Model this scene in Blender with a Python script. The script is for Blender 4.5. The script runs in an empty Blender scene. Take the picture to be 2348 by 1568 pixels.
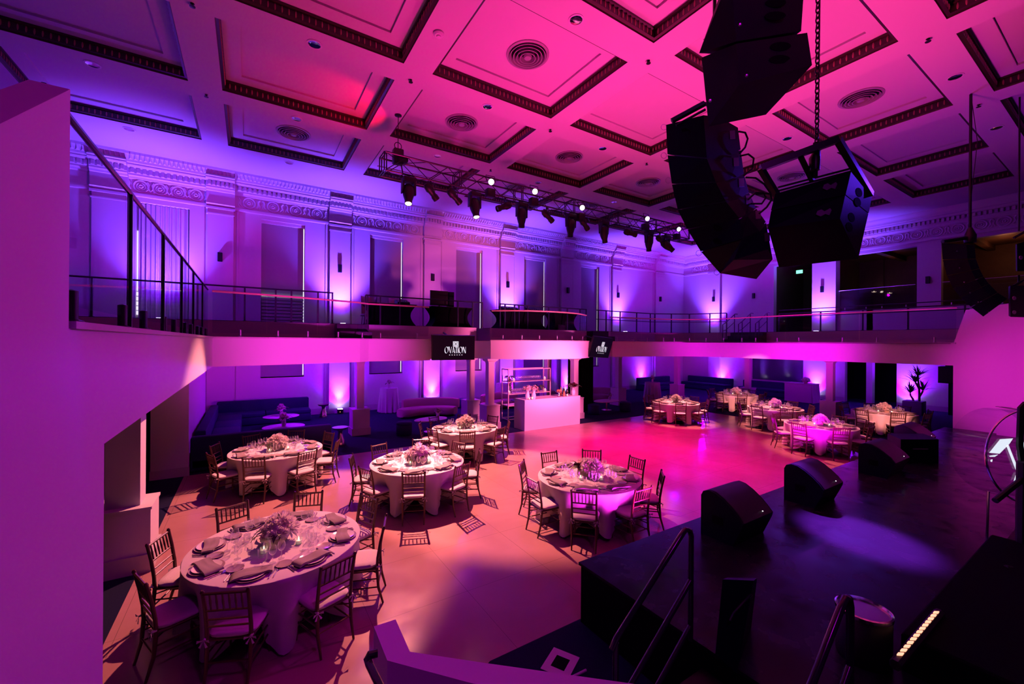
import bpy, bmesh, math, random
from mathutils import Vector, Matrix
random.seed(7)
PI = math.pi
R = math.radians
sc = bpy.context.scene
COL = sc.collection

# ------------------------------------------------------------------ camera model (2348 x 1568)
FPX, YAW, ROLL, CX, CY, CH = 948.0, R(57.53), R(0.4), 1174.0, 785.0, 3.15
VF = Vector((math.cos(YAW), math.sin(YAW), 0))
VR = Vector((math.sin(YAW), -math.cos(YAW), 0))
VU = Vector((0, 0, 1))
CAM = Vector((0, 0, CH))


def ray(px, py):
    u = (px - CX) / FPX
    v = (py - CY) / FPX
    c, s = math.cos(ROLL), math.sin(ROLL)
    return VR * (c * u + s * v) + VF - VU * (-s * u + c * v)


def at_z(px, py, z=0.0):
    d = ray(px, py)
    return CAM + d * ((z - CH) / d.z)


def at_Y(px, py, Y):
    d = ray(px, py)
    return CAM + d * (Y / d.y)


def at_X(px, py, X):
    d = ray(px, py)
    return CAM + d * (X / d.x)


def at_d(px, py, dep):
    return CAM + ray(px, py) * dep


KIDS = {}


# ------------------------------------------------------------------ mesh builder
class MB:
    def __init__(s):
        s.v = []
        s.f = []
        s.mi = []
        s.cur = 0

    def mat(s, i):
        s.cur = i
        return s

    def add(s, vs, fs):
        n = len(s.v)
        s.v.extend([tuple(p) for p in vs])
        for f in fs:
            s.f.append(tuple(i + n for i in f))
            s.mi.append(s.cur)
        return s

    def box(s, x0, y0, z0, x1, y1, z1):
        if x0 > x1: x0, x1 = x1, x0
        if y0 > y1: y0, y1 = y1, y0
        if z0 > z1: z0, z1 = z1, z0
        vs = [(x0, y0, z0), (x1, y0, z0), (x1, y1, z0), (x0, y1, z0), (x0, y0, z1), (x1, y0, z1), (x1, y1, z1), (x0, y1, z1)]
        return s.add(vs, [(0, 3, 2, 1), (4, 5, 6, 7), (0, 1, 5, 4), (1, 2, 6, 5), (2, 3, 7, 6), (3, 0, 4, 7)])

    def cbox(s, c, d):
        return s.box(c[0] - d[0] / 2, c[1] - d[1] / 2, c[2] - d[2] / 2, c[0] + d[0] / 2, c[1] + d[1] / 2, c[2] + d[2] / 2)

    def rbox(s, x0, y0, z0, x1, y1, z1, b=0.02, seg=2):
        bm = bmesh.new()
        bmesh.ops.create_cube(bm, size=1.0)
        for v in bm.verts:
            v.co = Vector(((x0 + x1) / 2 + v.co.x * (x1 - x0), (y0 + y1) / 2 + v.co.y * (y1 - y0), (z0 + z1) / 2 + v.co.z * (z1 - z0)))
        bmesh.ops.bevel(bm, geom=bm.edges[:], offset=b, segments=seg, profile=0.5, affect='EDGES')
        bm.verts.index_update()
        s.add([v.co[:] for v in bm.verts], [[v.index for v in f.verts] for f in bm.faces])
        bm.free()
        return s

    def hexa(s, p):
        """eight corners: bottom ring p0..p3, top ring p4..p7"""
        return s.add(p, [(0, 3, 2, 1), (4, 5, 6, 7), (0, 1, 5, 4), (1, 2, 6, 5), (2, 3, 7, 6), (3, 0, 4, 7)])

    def prism(s, poly, z0, z1):
        n = len(poly)
        vs = [(x, y, z0) for x, y in poly] + [(x, y, z1) for x, y in poly]
        fs = [tuple(reversed(range(n))), tuple(range(n, 2 * n))]
        fs += [(i, (i + 1) % n, n + (i + 1) % n, n + i) for i in range(n)]
        return s.add(vs, fs)

    def extr(s, ring, off):
        """closed 3-D outline pushed along off"""
        n = len(ring)
        o = Vector(off)
        vs = [Vector(p) for p in ring] + [Vector(p) + o for p in ring]
        fs = [tuple(reversed(range(n))), tuple(range(n, 2 * n))]
        fs += [(i, (i + 1) % n, n + (i + 1) % n, n + i) for i in range(n)]
        return s.add(vs, fs)

    def loft(s, rings, cap=True, closed=True):
        n = len(rings[0])
        vs = [p for r in rings for p in r]
        fs = []
        for k in range(len(rings) - 1):
            for i in range(n if closed else n - 1):
                j = (i + 1) % n
                fs.append((k * n + i, k * n + j, (k + 1) * n + j, (k + 1) * n + i))
        if cap:
            fs.append(tuple(reversed(range(n))))
            fs.append(tuple(range((len(rings) - 1) * n, len(rings) * n)))
        return s.add(vs, fs)

    def tube(s, pts, r, n=8, cap=True):
        pts = [Vector(p) for p in pts]
        rr = r if isinstance(r, (list, tuple)) else [r] * len(pts)
        rings = []
        prev = None
        for i, p in enumerate(pts):
            a = pts[max(0, i - 1)]
            b = pts[min(len(pts) - 1, i + 1)]
            t = (b - a)
            if t.length < 1e-9: t = Vector((0, 0, 1))
            t.normalize()
            if prev is None:
                u = t.orthogonal().normalized()
                if abs(t.z) < 0.99:
                    u = Vector((0, 0, 1)).cross(t).normalized()
            else:
                u = (prev - t * prev.dot(t))
                u = u.normalized() if u.length > 1e-6 else t.orthogonal().normalized()
            prev = u
            w = t.cross(u)
            rings.append([p + (u * math.cos(2 * PI * k / n + PI / n) + w * math.sin(2 * PI * k / n + PI / n)) * rr[i] for k in range(n)])
        return s.loft(rings, cap)

    def lathe(s, prof, n=16, c=(0, 0, 0), axis=None):
        """prof: (radius, height) list about z through c"""
        M = Matrix.Identity(3)
        if axis is not None:
            M = Vector((0, 0, 1)).rotation_difference(Vector(axis)).to_matrix()
        c = Vector(c)
        rings = []
        for r, z in prof:
            rings.append([c + M @ Vector((r * math.cos(2 * PI * k / n), r * math.sin(2 * PI * k / n), z)) for k in range(n)])
        return s.loft(rings, True)

    def build(s, name, mat, parent=None, smooth=35, loc=None):
        me = bpy.data.meshes.new(name)
        me.from_pydata(s.v, [], s.f)
        mats = mat if isinstance(mat, (list, tuple)) else [mat]
        for m in mats:
            me.materials.append(m)
        if len(mats) > 1:
            me.polygons.foreach_set('material_index', s.mi)
        bm = bmesh.new()
        bm.from_mesh(me)
        bmesh.ops.recalc_face_normals(bm, faces=bm.faces[:])
        bm.to_mesh(me)
        bm.free()
        if smooth:
            me.polygons.foreach_set('use_smooth', [True] * len(me.polygons))
            me.set_sharp_from_angle(angle=R(smooth))
        o = bpy.data.objects.new(name, me)
        COL.objects.link(o)
        if parent is not None:
            o.parent = parent
            KIDS.setdefault(parent.name, []).append(o)
        if loc is not None:
            o.location = loc
        return o


def tag(o, label, cat, group=None, kind=None):
    o['label'] = label
    o['category'] = cat
    if group: o['group'] = group
    if kind: o['kind'] = kind
    return o


def structure(o, label=None):
    o['kind'] = 'structure'
    if label: o['label'] = label
    return o


def empty(name, loc=(0, 0, 0), rz=0.0):
    o = bpy.data.objects.new(name, None)
    o.empty_display_size = 0.1
    COL.objects.link(o)
    o.location = loc
    o.rotation_euler = (0, 0, rz)
    return o


def kids(o):
    return KIDS.get(o.name, ())


def copy_tree(o, parent=None):
    c = o.copy()
    COL.objects.link(c)
    for k in ('label', 'group'):
        if parent is None and k in c: del c[k]
    if parent is not None:
        c.parent = parent
        KIDS.setdefault(parent.name, []).append(c)
    for ch in list(kids(o)):
        copy_tree(ch, c)
    return c


# ------------------------------------------------------------------ materials
def mat(name, col, rough=0.6, metal=0.0, spec=0.5, emit=None, es=0.0, var=0.0, vscale=6.0, bump=0.0, bscale=40.0, coat=0.0):
    m = bpy.data.materials.new(name)
    m.use_nodes = True
    nt = m.node_tree
    b = nt.nodes['Principled BSDF']
    b.inputs['Base Color'].default_value = (*col, 1)
    b.inputs['Roughness'].default_value = rough
    b.inputs['Metallic'].default_value = metal
    b.inputs['Specular IOR Level'].default_value = spec
    b.inputs['Coat Weight'].default_value = coat
    if emit:
        b.inputs['Emission Color'].default_value = (*emit, 1)
        b.inputs['Emission Strength'].default_value = es
    if var or bump:
        tc = nt.nodes.new('ShaderNodeTexCoord')
    if var:
        nz = nt.nodes.new('ShaderNodeTexNoise')
        nz.inputs['Scale'].default_value = vscale
        nz.inputs['Detail'].default_value = 4
        nt.links.new(tc.outputs['Object'], nz.inputs['Vector'])
        mx = nt.nodes.new('ShaderNodeMix')
        mx.data_type = 'RGBA'
        mx.inputs['A'].default_value = (*[c * (1 - var) for c in col], 1)
        mx.inputs['B'].default_value = (*[min(1, c * (1 + var)) for c in col], 1)
        nt.links.new(nz.outputs['Fac'], mx.inputs['Factor'])
        nt.links.new(mx.outputs['Result'], b.inputs['Base Color'])
    if bump:
        n2 = nt.nodes.new('ShaderNodeTexNoise')
        n2.inputs['Scale'].default_value = bscale
        nt.links.new(tc.outputs['Object'], n2.inputs['Vector'])
        bp = nt.nodes.new('ShaderNodeBump')
        bp.inputs['Strength'].default_value = bump
        bp.inputs['Distance'].default_value = 0.01
        nt.links.new(n2.outputs['Fac'], bp.inputs['Height'])
        nt.links.new(bp.outputs['Normal'], b.inputs['Normal'])
    return m


def glassy(name, tint=(1, 1, 1), refl=0.25, rough=0.03):
    """clear thin glass: what lies behind shows through, with a fresnel sheen"""
    m = bpy.data.materials.new(name)
    m.use_nodes = True
    nt = m.node_tree
    nt.nodes.remove(nt.nodes['Principled BSDF'])
    out = nt.nodes['Material Output']
    tr = nt.nodes.new('ShaderNodeBsdfTransparent')
    tr.inputs['Color'].default_value = (*tint, 1)
    gl = nt.nodes.new('ShaderNodeBsdfGlossy')
    gl.inputs['Roughness'].default_value = rough
    lw = nt.nodes.new('ShaderNodeLayerWeight')
    lw.inputs['Blend'].default_value = 0.5
    pw = nt.nodes.new('ShaderNodeMath'); pw.operation = 'POWER'; pw.inputs[1].default_value = 4.0
    ml = nt.nodes.new('ShaderNodeMath'); ml.operation = 'MULTIPLY_ADD'; ml.inputs[1].default_value = refl * 2.0; ml.inputs[2].default_value = refl * 0.3
    mx = nt.nodes.new('ShaderNodeMixShader')
    nt.links.new(lw.outputs['Facing'], pw.inputs[0])
    nt.links.new(pw.outputs[0], ml.inputs[0])
    nt.links.new(ml.outputs[0], mx.inputs['Fac'])
    nt.links.new(tr.outputs['BSDF'], mx.inputs[1])
    nt.links.new(gl.outputs['BSDF'], mx.inputs[2])
    nt.links.new(mx.outputs['Shader'], out.inputs['Surface'])
    return m


def drink_glass():
    m = glassy('clear_drinking_glass', (0.97, 0.97, 0.98), 0.22, 0.12)
    nt = m.node_tree
    out = nt.nodes['Material Output']
    src = out.inputs['Surface'].links[0].from_socket
    df = nt.nodes.new('ShaderNodeBsdfTranslucent')
    d2 = nt.nodes.new('ShaderNodeBsdfDiffuse')  # pale diffuse edge added to stand in for highlights on the glass
    a = nt.nodes.new('ShaderNodeAddShader')
    nt.links.new(df.outputs[0], a.inputs[0]); nt.links.new(d2.outputs[0], a.inputs[1])
    df.inputs['Color'].default_value = (0.5, 0.5, 0.5, 1); d2.inputs['Color'].default_value = (0.5, 0.5, 0.5, 1)
    lw = nt.nodes.new('ShaderNodeLayerWeight'); lw.inputs['Blend'].default_value = 0.35
    mr = nt.nodes.new('ShaderNodeMath'); mr.operation = 'MULTIPLY'; mr.inputs[1].default_value = 0.55
    nt.links.new(lw.outputs['Facing'], mr.inputs[0])
    mx = nt.nodes.new('ShaderNodeMixShader')
    nt.links.new(mr.outputs[0], mx.inputs['Fac']); nt.links.new(src, mx.inputs[1]); nt.links.new(a.outputs[0], mx.inputs[2])
    nt.links.new(mx.outputs[0], out.inputs['Surface'])
    return m


def petal_mat(name, col):
    m = bpy.data.materials.new(name)
    m.use_nodes = True
    nt = m.node_tree
    nt.nodes.remove(nt.nodes['Principled BSDF'])
    out = nt.nodes['Material Output']
    a = nt.nodes.new('ShaderNodeBsdfDiffuse'); b = nt.nodes.new('ShaderNodeBsdfTranslucent'); mx = nt.nodes.new('ShaderNodeMixShader')
    a.inputs['Color'].default_value = (*col, 1); b.inputs['Color'].default_value = (*col, 1); mx.inputs['Fac'].default_value = 0.45
    nt.links.new(a.outputs[0], mx.inputs[1]); nt.links.new(b.outputs[0], mx.inputs[2]); nt.links.new(mx.outputs[0], out.inputs['Surface'])
    return m


def floor_mat():
    m = mat('polished_stone_floor', (0.44, 0.26, 0.235), rough=0.16, spec=0.5)
    nt = m.node_tree
    b = nt.nodes['Principled BSDF']
    tc = nt.nodes.new('ShaderNodeTexCoord')
    nz = nt.nodes.new('ShaderNodeTexNoise')
    nz.inputs['Scale'].default_value = 0.9
    nz.inputs['Detail'].default_value = 7
    nz.inputs['Distortion'].default_value = 0.6
    nt.links.new(tc.outputs['Object'], nz.inputs['Vector'])
    cr = nt.nodes.new('ShaderNodeValToRGB')
    cr.color_ramp.elements[0].position = 0.3
    cr.color_ramp.elements[0].color = (0.38, 0.215, 0.195, 1)
    cr.color_ramp.elements[1].position = 0.7
    cr.color_ramp.elements[1].color = (0.48, 0.285, 0.26, 1)
    nt.links.new(nz.outputs['Fac'], cr.inputs['Fac'])
    br = nt.nodes.new('ShaderNodeTexBrick')
    br.inputs['Scale'].default_value = 0.85
    br.inputs['Mortar Size'].default_value = 0.0022
    br.inputs['Brick Width'].default_value = 1.0
    br.inputs['Row Height'].default_value = 1.0
    br.offset = 0.0
    nt.links.new(tc.outputs['Object'], br.inputs['Vector'])
    nt.links.new(cr.outputs['Color'], br.inputs['Color1'])
    nt.links.new(cr.outputs['Color'], br.inputs['Color2'])
    br.inputs['Mortar'].default_value = (0.20, 0.13, 0.11, 1)
    nt.links.new(br.outputs['Color'], b.inputs['Base Color'])
    n2 = nt.nodes.new('ShaderNodeTexNoise')
    n2.inputs['Scale'].default_value = 2.2
    n2.inputs['Detail'].default_value = 5
    nt.links.new(tc.outputs['Object'], n2.inputs['Vector'])
    mr = nt.nodes.new('ShaderNodeMapRange')
    mr.inputs['From Min'].default_value = 0.3
    mr.inputs['From Max'].default_value = 0.7
    mr.inputs['To Min'].default_value = 0.14
    mr.inputs['To Max'].default_value = 0.27
    nt.links.new(n2.outputs['Fac'], mr.inputs['Value'])
    nt.links.new(mr.outputs['Result'], b.inputs['Roughness'])
    return m


def wood_floor_mat():
    m = mat('black_stage_boards', (0.016, 0.016, 0.021), rough=0.2, spec=0.12)
    nt = m.node_tree
    b = nt.nodes['Principled BSDF']
    tc = nt.nodes.new('ShaderNodeTexCoord')
    nz = nt.nodes.new('ShaderNodeTexNoise')
    nz.inputs['Scale'].default_value = 3.0
    nz.inputs['Detail'].default_value = 6
    nt.links.new(tc.outputs['Object'], nz.inputs['Vector'])
    mr = nt.nodes.new('ShaderNodeMapRange')
    mr.inputs['From Min'].default_value = 0.3
    mr.inputs['From Max'].default_value = 0.7
    mr.inputs['To Min'].default_value = 0.12
    mr.inputs['To Max'].default_value = 0.34
    nt.links.new(nz.outputs['Fac'], mr.inputs['Value'])
    nt.links.new(mr.outputs['Result'], b.inputs['Roughness'])
    return m


M = {}
M['paint'] = mat('white_wall_paint', (0.72, 0.71, 0.70), rough=0.55, spec=0.3, var=0.02, vscale=1.5)
M['ceil'] = mat('white_ceiling_paint', (0.70, 0.69, 0.68), rough=0.7, spec=0.2, var=0.02, vscale=0.8)
M['plaster'] = mat('white_plaster_ornament', (0.78, 0.77, 0.76), rough=0.6, spec=0.3)
M['base'] = mat('greyish_baseboard_paint', (0.55, 0.53, 0.52), rough=0.5)
M['bronze'] = mat('dark_bronze_moulding', (0.03, 0.008, 0.008), rough=0.38, spec=0.5)
M['bead'] = mat('gilt_egg_highlight', (0.50, 0.20, 0.17), rough=0.25, metal=0.0)  # eggs coloured lighter than the moulding to imitate bright highlight ticks
M['floor'] = floor_mat()
M['carpet'] = mat('navy_carpet', (0.012, 0.014, 0.045), rough=0.95, spec=0.1, var=0.3, vscale=60, bump=0.4, bscale=200)
M['stage'] = wood_floor_mat()
M['black'] = mat('black_paint', (0.005, 0.005, 0.006), rough=0.5, spec=0.4)
M['blackm'] = mat('black_metal', (0.006, 0.006, 0.008), rough=0.35, spec=0.5)
M['gloss'] = mat('black_gloss_metal', (0.02, 0.02, 0.025), rough=0.15, spec=0.6)
M['navyrail'] = mat('dark_blue_steel_rail', (0.018, 0.018, 0.05), rough=0.4, spec=0.5)
M['cab'] = mat('black_textured_cabinet', (0.004, 0.005, 0.016), rough=0.5, spec=0.10, bump=0.15, bscale=120)
M['hole'] = mat('black_recess_shade', (0.002, 0.002, 0.003), rough=0.9, spec=0.1)  # flat black painting the shade inside grip recesses
M['grille'] = mat('black_speaker_grille', (0.008, 0.008, 0.011), rough=0.4, spec=0.35, bump=0.3, bscale=300)
M['copper'] = mat('copper_handrail', (0.80, 0.46, 0.38), rough=0.35, metal=0.35)
M['dullsteel'] = mat('dull_grey_plate', (0.16, 0.15, 0.17), rough=0.4, metal=0.5)
M['chrome'] = mat('chrome', (0.85, 0.85, 0.87), rough=0.12, metal=1.0)
M['steel'] = mat('brushed_steel', (0.6, 0.58, 0.6), rough=0.3, metal=1.0)
M['rose'] = mat('rose_gold_metal', (0.85, 0.62, 0.58), rough=0.2, metal=1.0)
M['wood'] = mat('mahogany_chair_wood', (0.075, 0.024, 0.017), rough=0.32, spec=0.5, var=0.25, vscale=9, coat=0.2)
M['cush'] = mat('ivory_cushion', (0.74, 0.69, 0.66), rough=0.85, spec=0.2, bump=0.15, bscale=60)
M['cloth'] = mat('ivory_tablecloth', (0.70, 0.66, 0.64), rough=0.85, spec=0.2, bump=0.08, bscale=150)
M['napkin'] = mat('taupe_napkin', (0.30, 0.265, 0.25), rough=0.85, spec=0.2, bump=0.1, bscale=100)
M['plate'] = mat('white_china', (0.80, 0.76, 0.74), rough=0.15, spec=0.5)
M['charger'] = mat('mauve_charger', (0.36, 0.28, 0.27), rough=0.25, spec=0.5)
M['silver'] = mat('silver_cutlery', (0.8, 0.78, 0.78), rough=0.15, metal=1.0)
M['glass'] = drink_glass()
M['pane'] = glassy('railing_glass', (0.90, 0.90, 0.97), 0.12, 0.02)
M['acryl'] = glassy('clear_drum_head', (0.80, 0.80, 0.92), 0.2, 0.1)
M['petal'] = petal_mat('cream_petals', (0.86, 0.78, 0.74))
M['petalp'] = petal_mat('blush_petals', (0.80, 0.60, 0.58))
M['petald'] = mat('burgundy_petals', (0.06, 0.012, 0.018), rough=0.7, spec=0.2)
M['leaf'] = mat('deep_green_leaf', (0.05, 0.10, 0.035), rough=0.5, var=0.3, vscale=10)
M['vase'] = mat('weathered_wood_planter', (0.40, 0.28, 0.22), rough=0.6, var=0.3, vscale=15)
M['flame'] = mat('candle_flame', (1, 0.8, 0.5), emit=(1.0, 0.72, 0.38), es=14)
M['wax'] = mat('candle_wax', (0.9, 0.85, 0.75), rough=0.5, emit=(1.0, 0.7, 0.45), es=0.25)
M['velvet'] = mat('navy_velvet', (0.012, 0.018, 0.07), rough=0.75, spec=0.3, var=0.2, vscale=4)
M['pinkv'] = mat('blush_velvet', (0.62, 0.36, 0.36), rough=0.8, spec=0.2)
M['pinkmetal'] = mat('pale_pink_metal', (0.78, 0.62, 0.60), rough=0.3, spec=0.5)
M['bar'] = mat('white_bar_laminate', (0.82, 0.80, 0.80), rough=0.35, spec=0.4)
M['blind'] = mat('grey_blackout_blind', (0.36, 0.35, 0.36), rough=0.9, spec=0.1)
M['slit'] = mat('daylight_gap', (1, 1, 1), emit=(0.95, 0.85, 1.0), es=1.6)
M['curtain'] = mat('white_curtain', (0.72, 0.71, 0.74), rough=0.9, spec=0.1)
M['darkroom'] = mat('dark_walnut_panelling', (0.07, 0.035, 0.025), rough=0.6, var=0.3, vscale=3)
M['mirror'] = mat('dark_tinted_mirror', (0.05, 0.05, 0.09), rough=0.06, spec=0.9)
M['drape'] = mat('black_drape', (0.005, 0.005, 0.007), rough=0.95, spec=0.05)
M['screen'] = mat('screen_black', (0.002, 0.002, 0.003), rough=0.3, spec=0.1, emit=(0.05, 0.06, 0.5), es=0.01)
M['sign'] = mat('emissive_white', (1, 1, 1), emit=(0.80, 0.88, 1.0), es=0.95)
M['exit'] = mat('exit_green', (0.1, 0.9, 0.3), emit=(0.15, 1.0, 0.35), es=2.5)
M['lens'] = mat('glowing_lens', (1, 1, 1), emit=(1.0, 0.80, 0.62), es=14)
M['lensw'] = mat('glowing_white_lens', (1, 1, 1), emit=(1.0, 0.92, 1.0), es=4)
M['lensv'] = mat('glowing_violet_lens', (1, 1, 1), emit=(0.75, 0.6, 1.0), es=25)
M['lensoff'] = mat('dark_lens', (0.02, 0.02, 0.03), rough=0.05, spec=0.8)
M['led'] = mat('red_led', (1, 0.1, 0.05), emit=(1.0, 0.25, 0.1), es=5)
M['ledw'] = mat('white_led', (1, 1, 1), emit=(0.9, 0.9, 1.0), es=4)
M['ledo'] = mat('amber_led', (1, 0.7, 0.5), emit=(1.0, 0.38, 0.22), es=1.9)
M['white'] = mat('white_plastic', (0.8, 0.8, 0.8), rough=0.4)
M['chmet'] = mat('downlight_reflector', (0.8, 0.8, 0.85), rough=0.08, metal=1.0)
M['diff'] = mat('grey_diffuser', (0.42, 0.40, 0.42), rough=0.4, metal=0.3)
M['planter'] = mat('grey_planter', (0.16, 0.15, 0.18), rough=0.6)
M['bottle'] = mat('dark_bottle_glass', (0.03, 0.02, 0.012), rough=0.08, spec=0.8)
M['amber'] = mat('amber_spirit', (0.55, 0.25, 0.08), rough=0.08, spec=0.8)
M['fruit'] = mat('orange_fruit', (0.7, 0.25, 0.10), rough=0.5)
M['bark'] = mat('plant_stem', (0.10, 0.06, 0.04), rough=0.8)
M['tape'] = mat('pink_white_tape', (0.75, 0.72, 0.75), rough=0.6)
M['rug'] = mat('dark_patterned_rug', (0.05, 0.022, 0.04), rough=0.95, var=0.6, vscale=5)
M['shell'] = mat('drum_shell', (0.12, 0.03, 0.05), rough=0.2)
# ------------------------------------------------------------------ room shell
ZC = 9.6           # ceiling
YB = 19.5          # back wall
XR = 27.8          # right wall
XL = -9.5
ZBAL = 3.2         # balcony floor
ZSOF = 2.55        # balcony underside
ZT = 3.7           # raised rear tier on the balcony

# floors
m = MB(); m.box(-1.25, -3, -0.1, XR, 12.15, 0.0)
structure(m.build('floor', M['floor'], smooth=0), 'polished pale stone dance floor')
m = MB(); m.box(-5.0, 12.15, -0.1, XR + 3, YB + 0.3, 0.004); m.box(17.9, 3.4, -0.1, XR + 3, 12.15, 0.006)
m.box(-5.0, -3, -0.1, -1.25, 12.15, 0.0)
structure(m.build('floor_carpet', M['carpet'], smooth=0), 'dark navy carpet under the balcony')
m = MB(); m.prism([(2.02, 3.54), (1.0, 3.0), (1.0, -2.5), (3.2, -2.5), (3.2, 3.54)], 0.0, 0.012)
structure(m.build('floor_backstage', M['carpet'], smooth=0), 'dark carpet beside the stage')

# ceiling : beams with recessed coffers
CW, CHT, PX, PY = 3.61, 2.86, 4.308, 3.578
CX0 = [3.69 + PX * k for k in range(-3, 5)]
CY0 = [16.62 - CHT - PY * j for j in range(0, 6)]
m = MB()
ylim = [YB + 0.3] + [y for y0 in CY0 for y in (y0 + CHT, y0)] + [-5.0]
for a, b in zip(ylim[0::2], ylim[1::2]):
    m.box(XL - 1, b, ZC, XR + 0.3, a, ZC + 0.5)
xs = [XL - 1] + [x for x0 in CX0 for x in (x0, x0 + CW)] + [XR + 0.3]
for y0 in CY0:
    for a, b in zip(xs[0::2], xs[1::2]):
        m.box(a, y0, ZC, b, y0 + CHT, ZC + 0.5)
    for x0 in CX0:
        i = 0.42
        x1, y1 = x0 + CW, y0 + CHT
        z = ZC + 0.27
        o = [(x0, y0, z), (x1, y0, z), (x1, y1, z), (x0, y1, z)]
        n = [(x0 + i, y0 + i, z), (x1 - i, y0 + i, z), (x1 - i, y1 - i, z), (x0 + i, y1 - i, z)]
        u = [(p[0], p[1], z + 0.05) for p in n]
        m.add(o + n + u, [(0, 1, 5, 4), (1, 2, 6, 5), (2, 3, 7, 6), (3, 0, 4, 7), (4, 5, 9, 8), (5, 6, 10, 9), (6, 7, 11, 10), (7, 4, 8, 11), (8, 9, 10, 11)])
ceil_o = structure(m.build('ceiling', M['ceil'], smooth=0), 'white coffered ceiling')

# egg-and-dart frame of one coffer, shared by all
m = MB()
hx, hy, ins, h = CW / 2, CHT / 2, 0.05, 0.265
o = [(-hx, -hy), (hx, -hy), (hx, hy), (-hx, hy)]
n = [(-hx + ins, -hy + ins), (hx - ins, -hy + ins), (hx - ins, hy - ins), (-hx + ins, hy - ins)]
l2 = [(-hx + 0.085, -hy + 0.085), (hx - 0.085, -hy + 0.085), (hx - 0.085, hy - 0.085), (-hx + 0.085, hy - 0.085)]
rings = [[(x, y, 0.0) for x, y in o], [(x * 0.992, y * 0.99, 0.03) for x, y in o], [(x * 0.992, y * 0.99, 0.05) for x, y in n], [(x, y, 0.21) for x, y in n], [(x, y, 0.225) for x, y in l2], [(x, y, h) for x, y in l2]]
m.loft(rings, cap=False)


def egg(m, c, rx, ry, rz):
    pr = [(-0.95, 0.3), (-0.5, 0.86), (0.1, 1.0), (0.7, 0.7), (0.97, 0.25)]
    m.loft([[(c[0] + rx * r * math.cos(2 * PI * k / 6), c[1] + ry * r * math.sin(2 * PI * k / 6), c[2] + rz * t) for k in range(6)] for t, r in pr])


m.mat(1)
sp = 0.118
nx = int((CW - 0.2) / sp)
for i in range(nx):
    x = -CW / 2 + 0.1 + (i + 0.5) * (CW - 0.2) / nx
    for sy in (-1, 1):
        egg(m, (x, sy * (hy - ins - 0.005), 0.13), 0.019, 0.026, 0.075)
ny = int((CHT - 0.2) / sp)
for i in range(ny):
    y = -CHT / 2 + 0.1 + (i + 0.5) * (CHT - 0.2) / ny
    for sx in (-1, 1):
        egg(m, (sx * (hx - ins - 0.005), y, 0.13), 0.026, 0.019, 0.075)
k = 0
proto = None
for y0 in CY0[:5]:
    for x0 in CX0:
        k += 1
        if proto is None:
            proto = m.build('trim_1', [M['bronze'], M['bead']], smooth=40)
            oo = proto
        else:
            oo = proto.copy(); COL.objects.link(oo); oo.name = 'trim_%d' % k
        oo.location = (x0 + CW / 2, y0 + CHT / 2, ZC)
        structure(oo)
NTRIM = k

# ceiling fittings
def vent_mesh():
    m = MB()
    m.lathe([(0.50, 0.0), (0.50, -0.02), (0.44, -0.03), (0.43, 0.0)], 32)
    return m


vent0 = None
VENTS = [(0, 2), (0, 1), (1, 1), (2, 1), (-1, 0), (2, 3), (3, 2), (1, 0), (2, 0)]
names_v = {(0, 2): 'large round ceiling vent in the coffer above the middle of the room', (0, 1): 'round ceiling vent above the left half of the lighting truss',
           (1, 1): 'round ceiling vent above the middle of the lighting truss', (2, 1): 'round ceiling vent above the right half of the lighting truss',
           (-1, 0): 'round ceiling vent in the violet coffer left of the truss', (2, 3): 'round ceiling vent right of the speaker chain',
           (3, 2): 'round ceiling vent seen behind the hanging subwoofer frame', (1, 0): 'small round ceiling vent behind the truss, in its middle', (2, 0): 'small round ceiling vent far back near the right wall'}
for key in VENTS:
    x0 = 3.69 + PX * key[0]; y0 = CY0[key[1]]
    c = (x0 + CW / 2, y0 + CHT / 2, ZC + 0.32)
    if vent0 is None:
        vent0 = empty('ceiling_vent')
        mm = MB(); mm.lathe([(0.50, 0.0), (0.50, -0.025), (0.45, -0.035), (0.43, -0.01), (0.43, 0.0)], 36)
        mm.build('vent_frame', M['diff'], vent0)
        for q, r in enumerate((0.40, 0.32, 0.24, 0.16)):
            mm = MB(); mm.loft([[((r + dr) * math.cos(2 * PI * a / 32), (r + dr) * math.sin(2 * PI * a / 32), dz) for a in range(32)] for dr, dz in ((0, 0), (0.03, -0.06 - 0.012 * q), (0.012, -0.062 - 0.012 * q), (-0.02, 0))], cap=False)
            mm.build('vent_ring', M['diff'], vent0)
        mm = MB(); mm.lathe([(0.0, -0.10), (0.08, -0.09), (0.1, -0.05), (0.02, 0.0)], 24); mm.build('vent_core', M['diff'], vent0)
        mm = MB(); mm.lathe([(0.43, -0.002), (0.0, -0.002)], 32); mm.build('vent_throat', M['black'], vent0, smooth=0)
        v = vent0
    else:
        v = copy_tree(vent0)
    v.location = c
    tag(v, names_v[key], 'ceiling vent', 'round ceiling diffusers')

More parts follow.
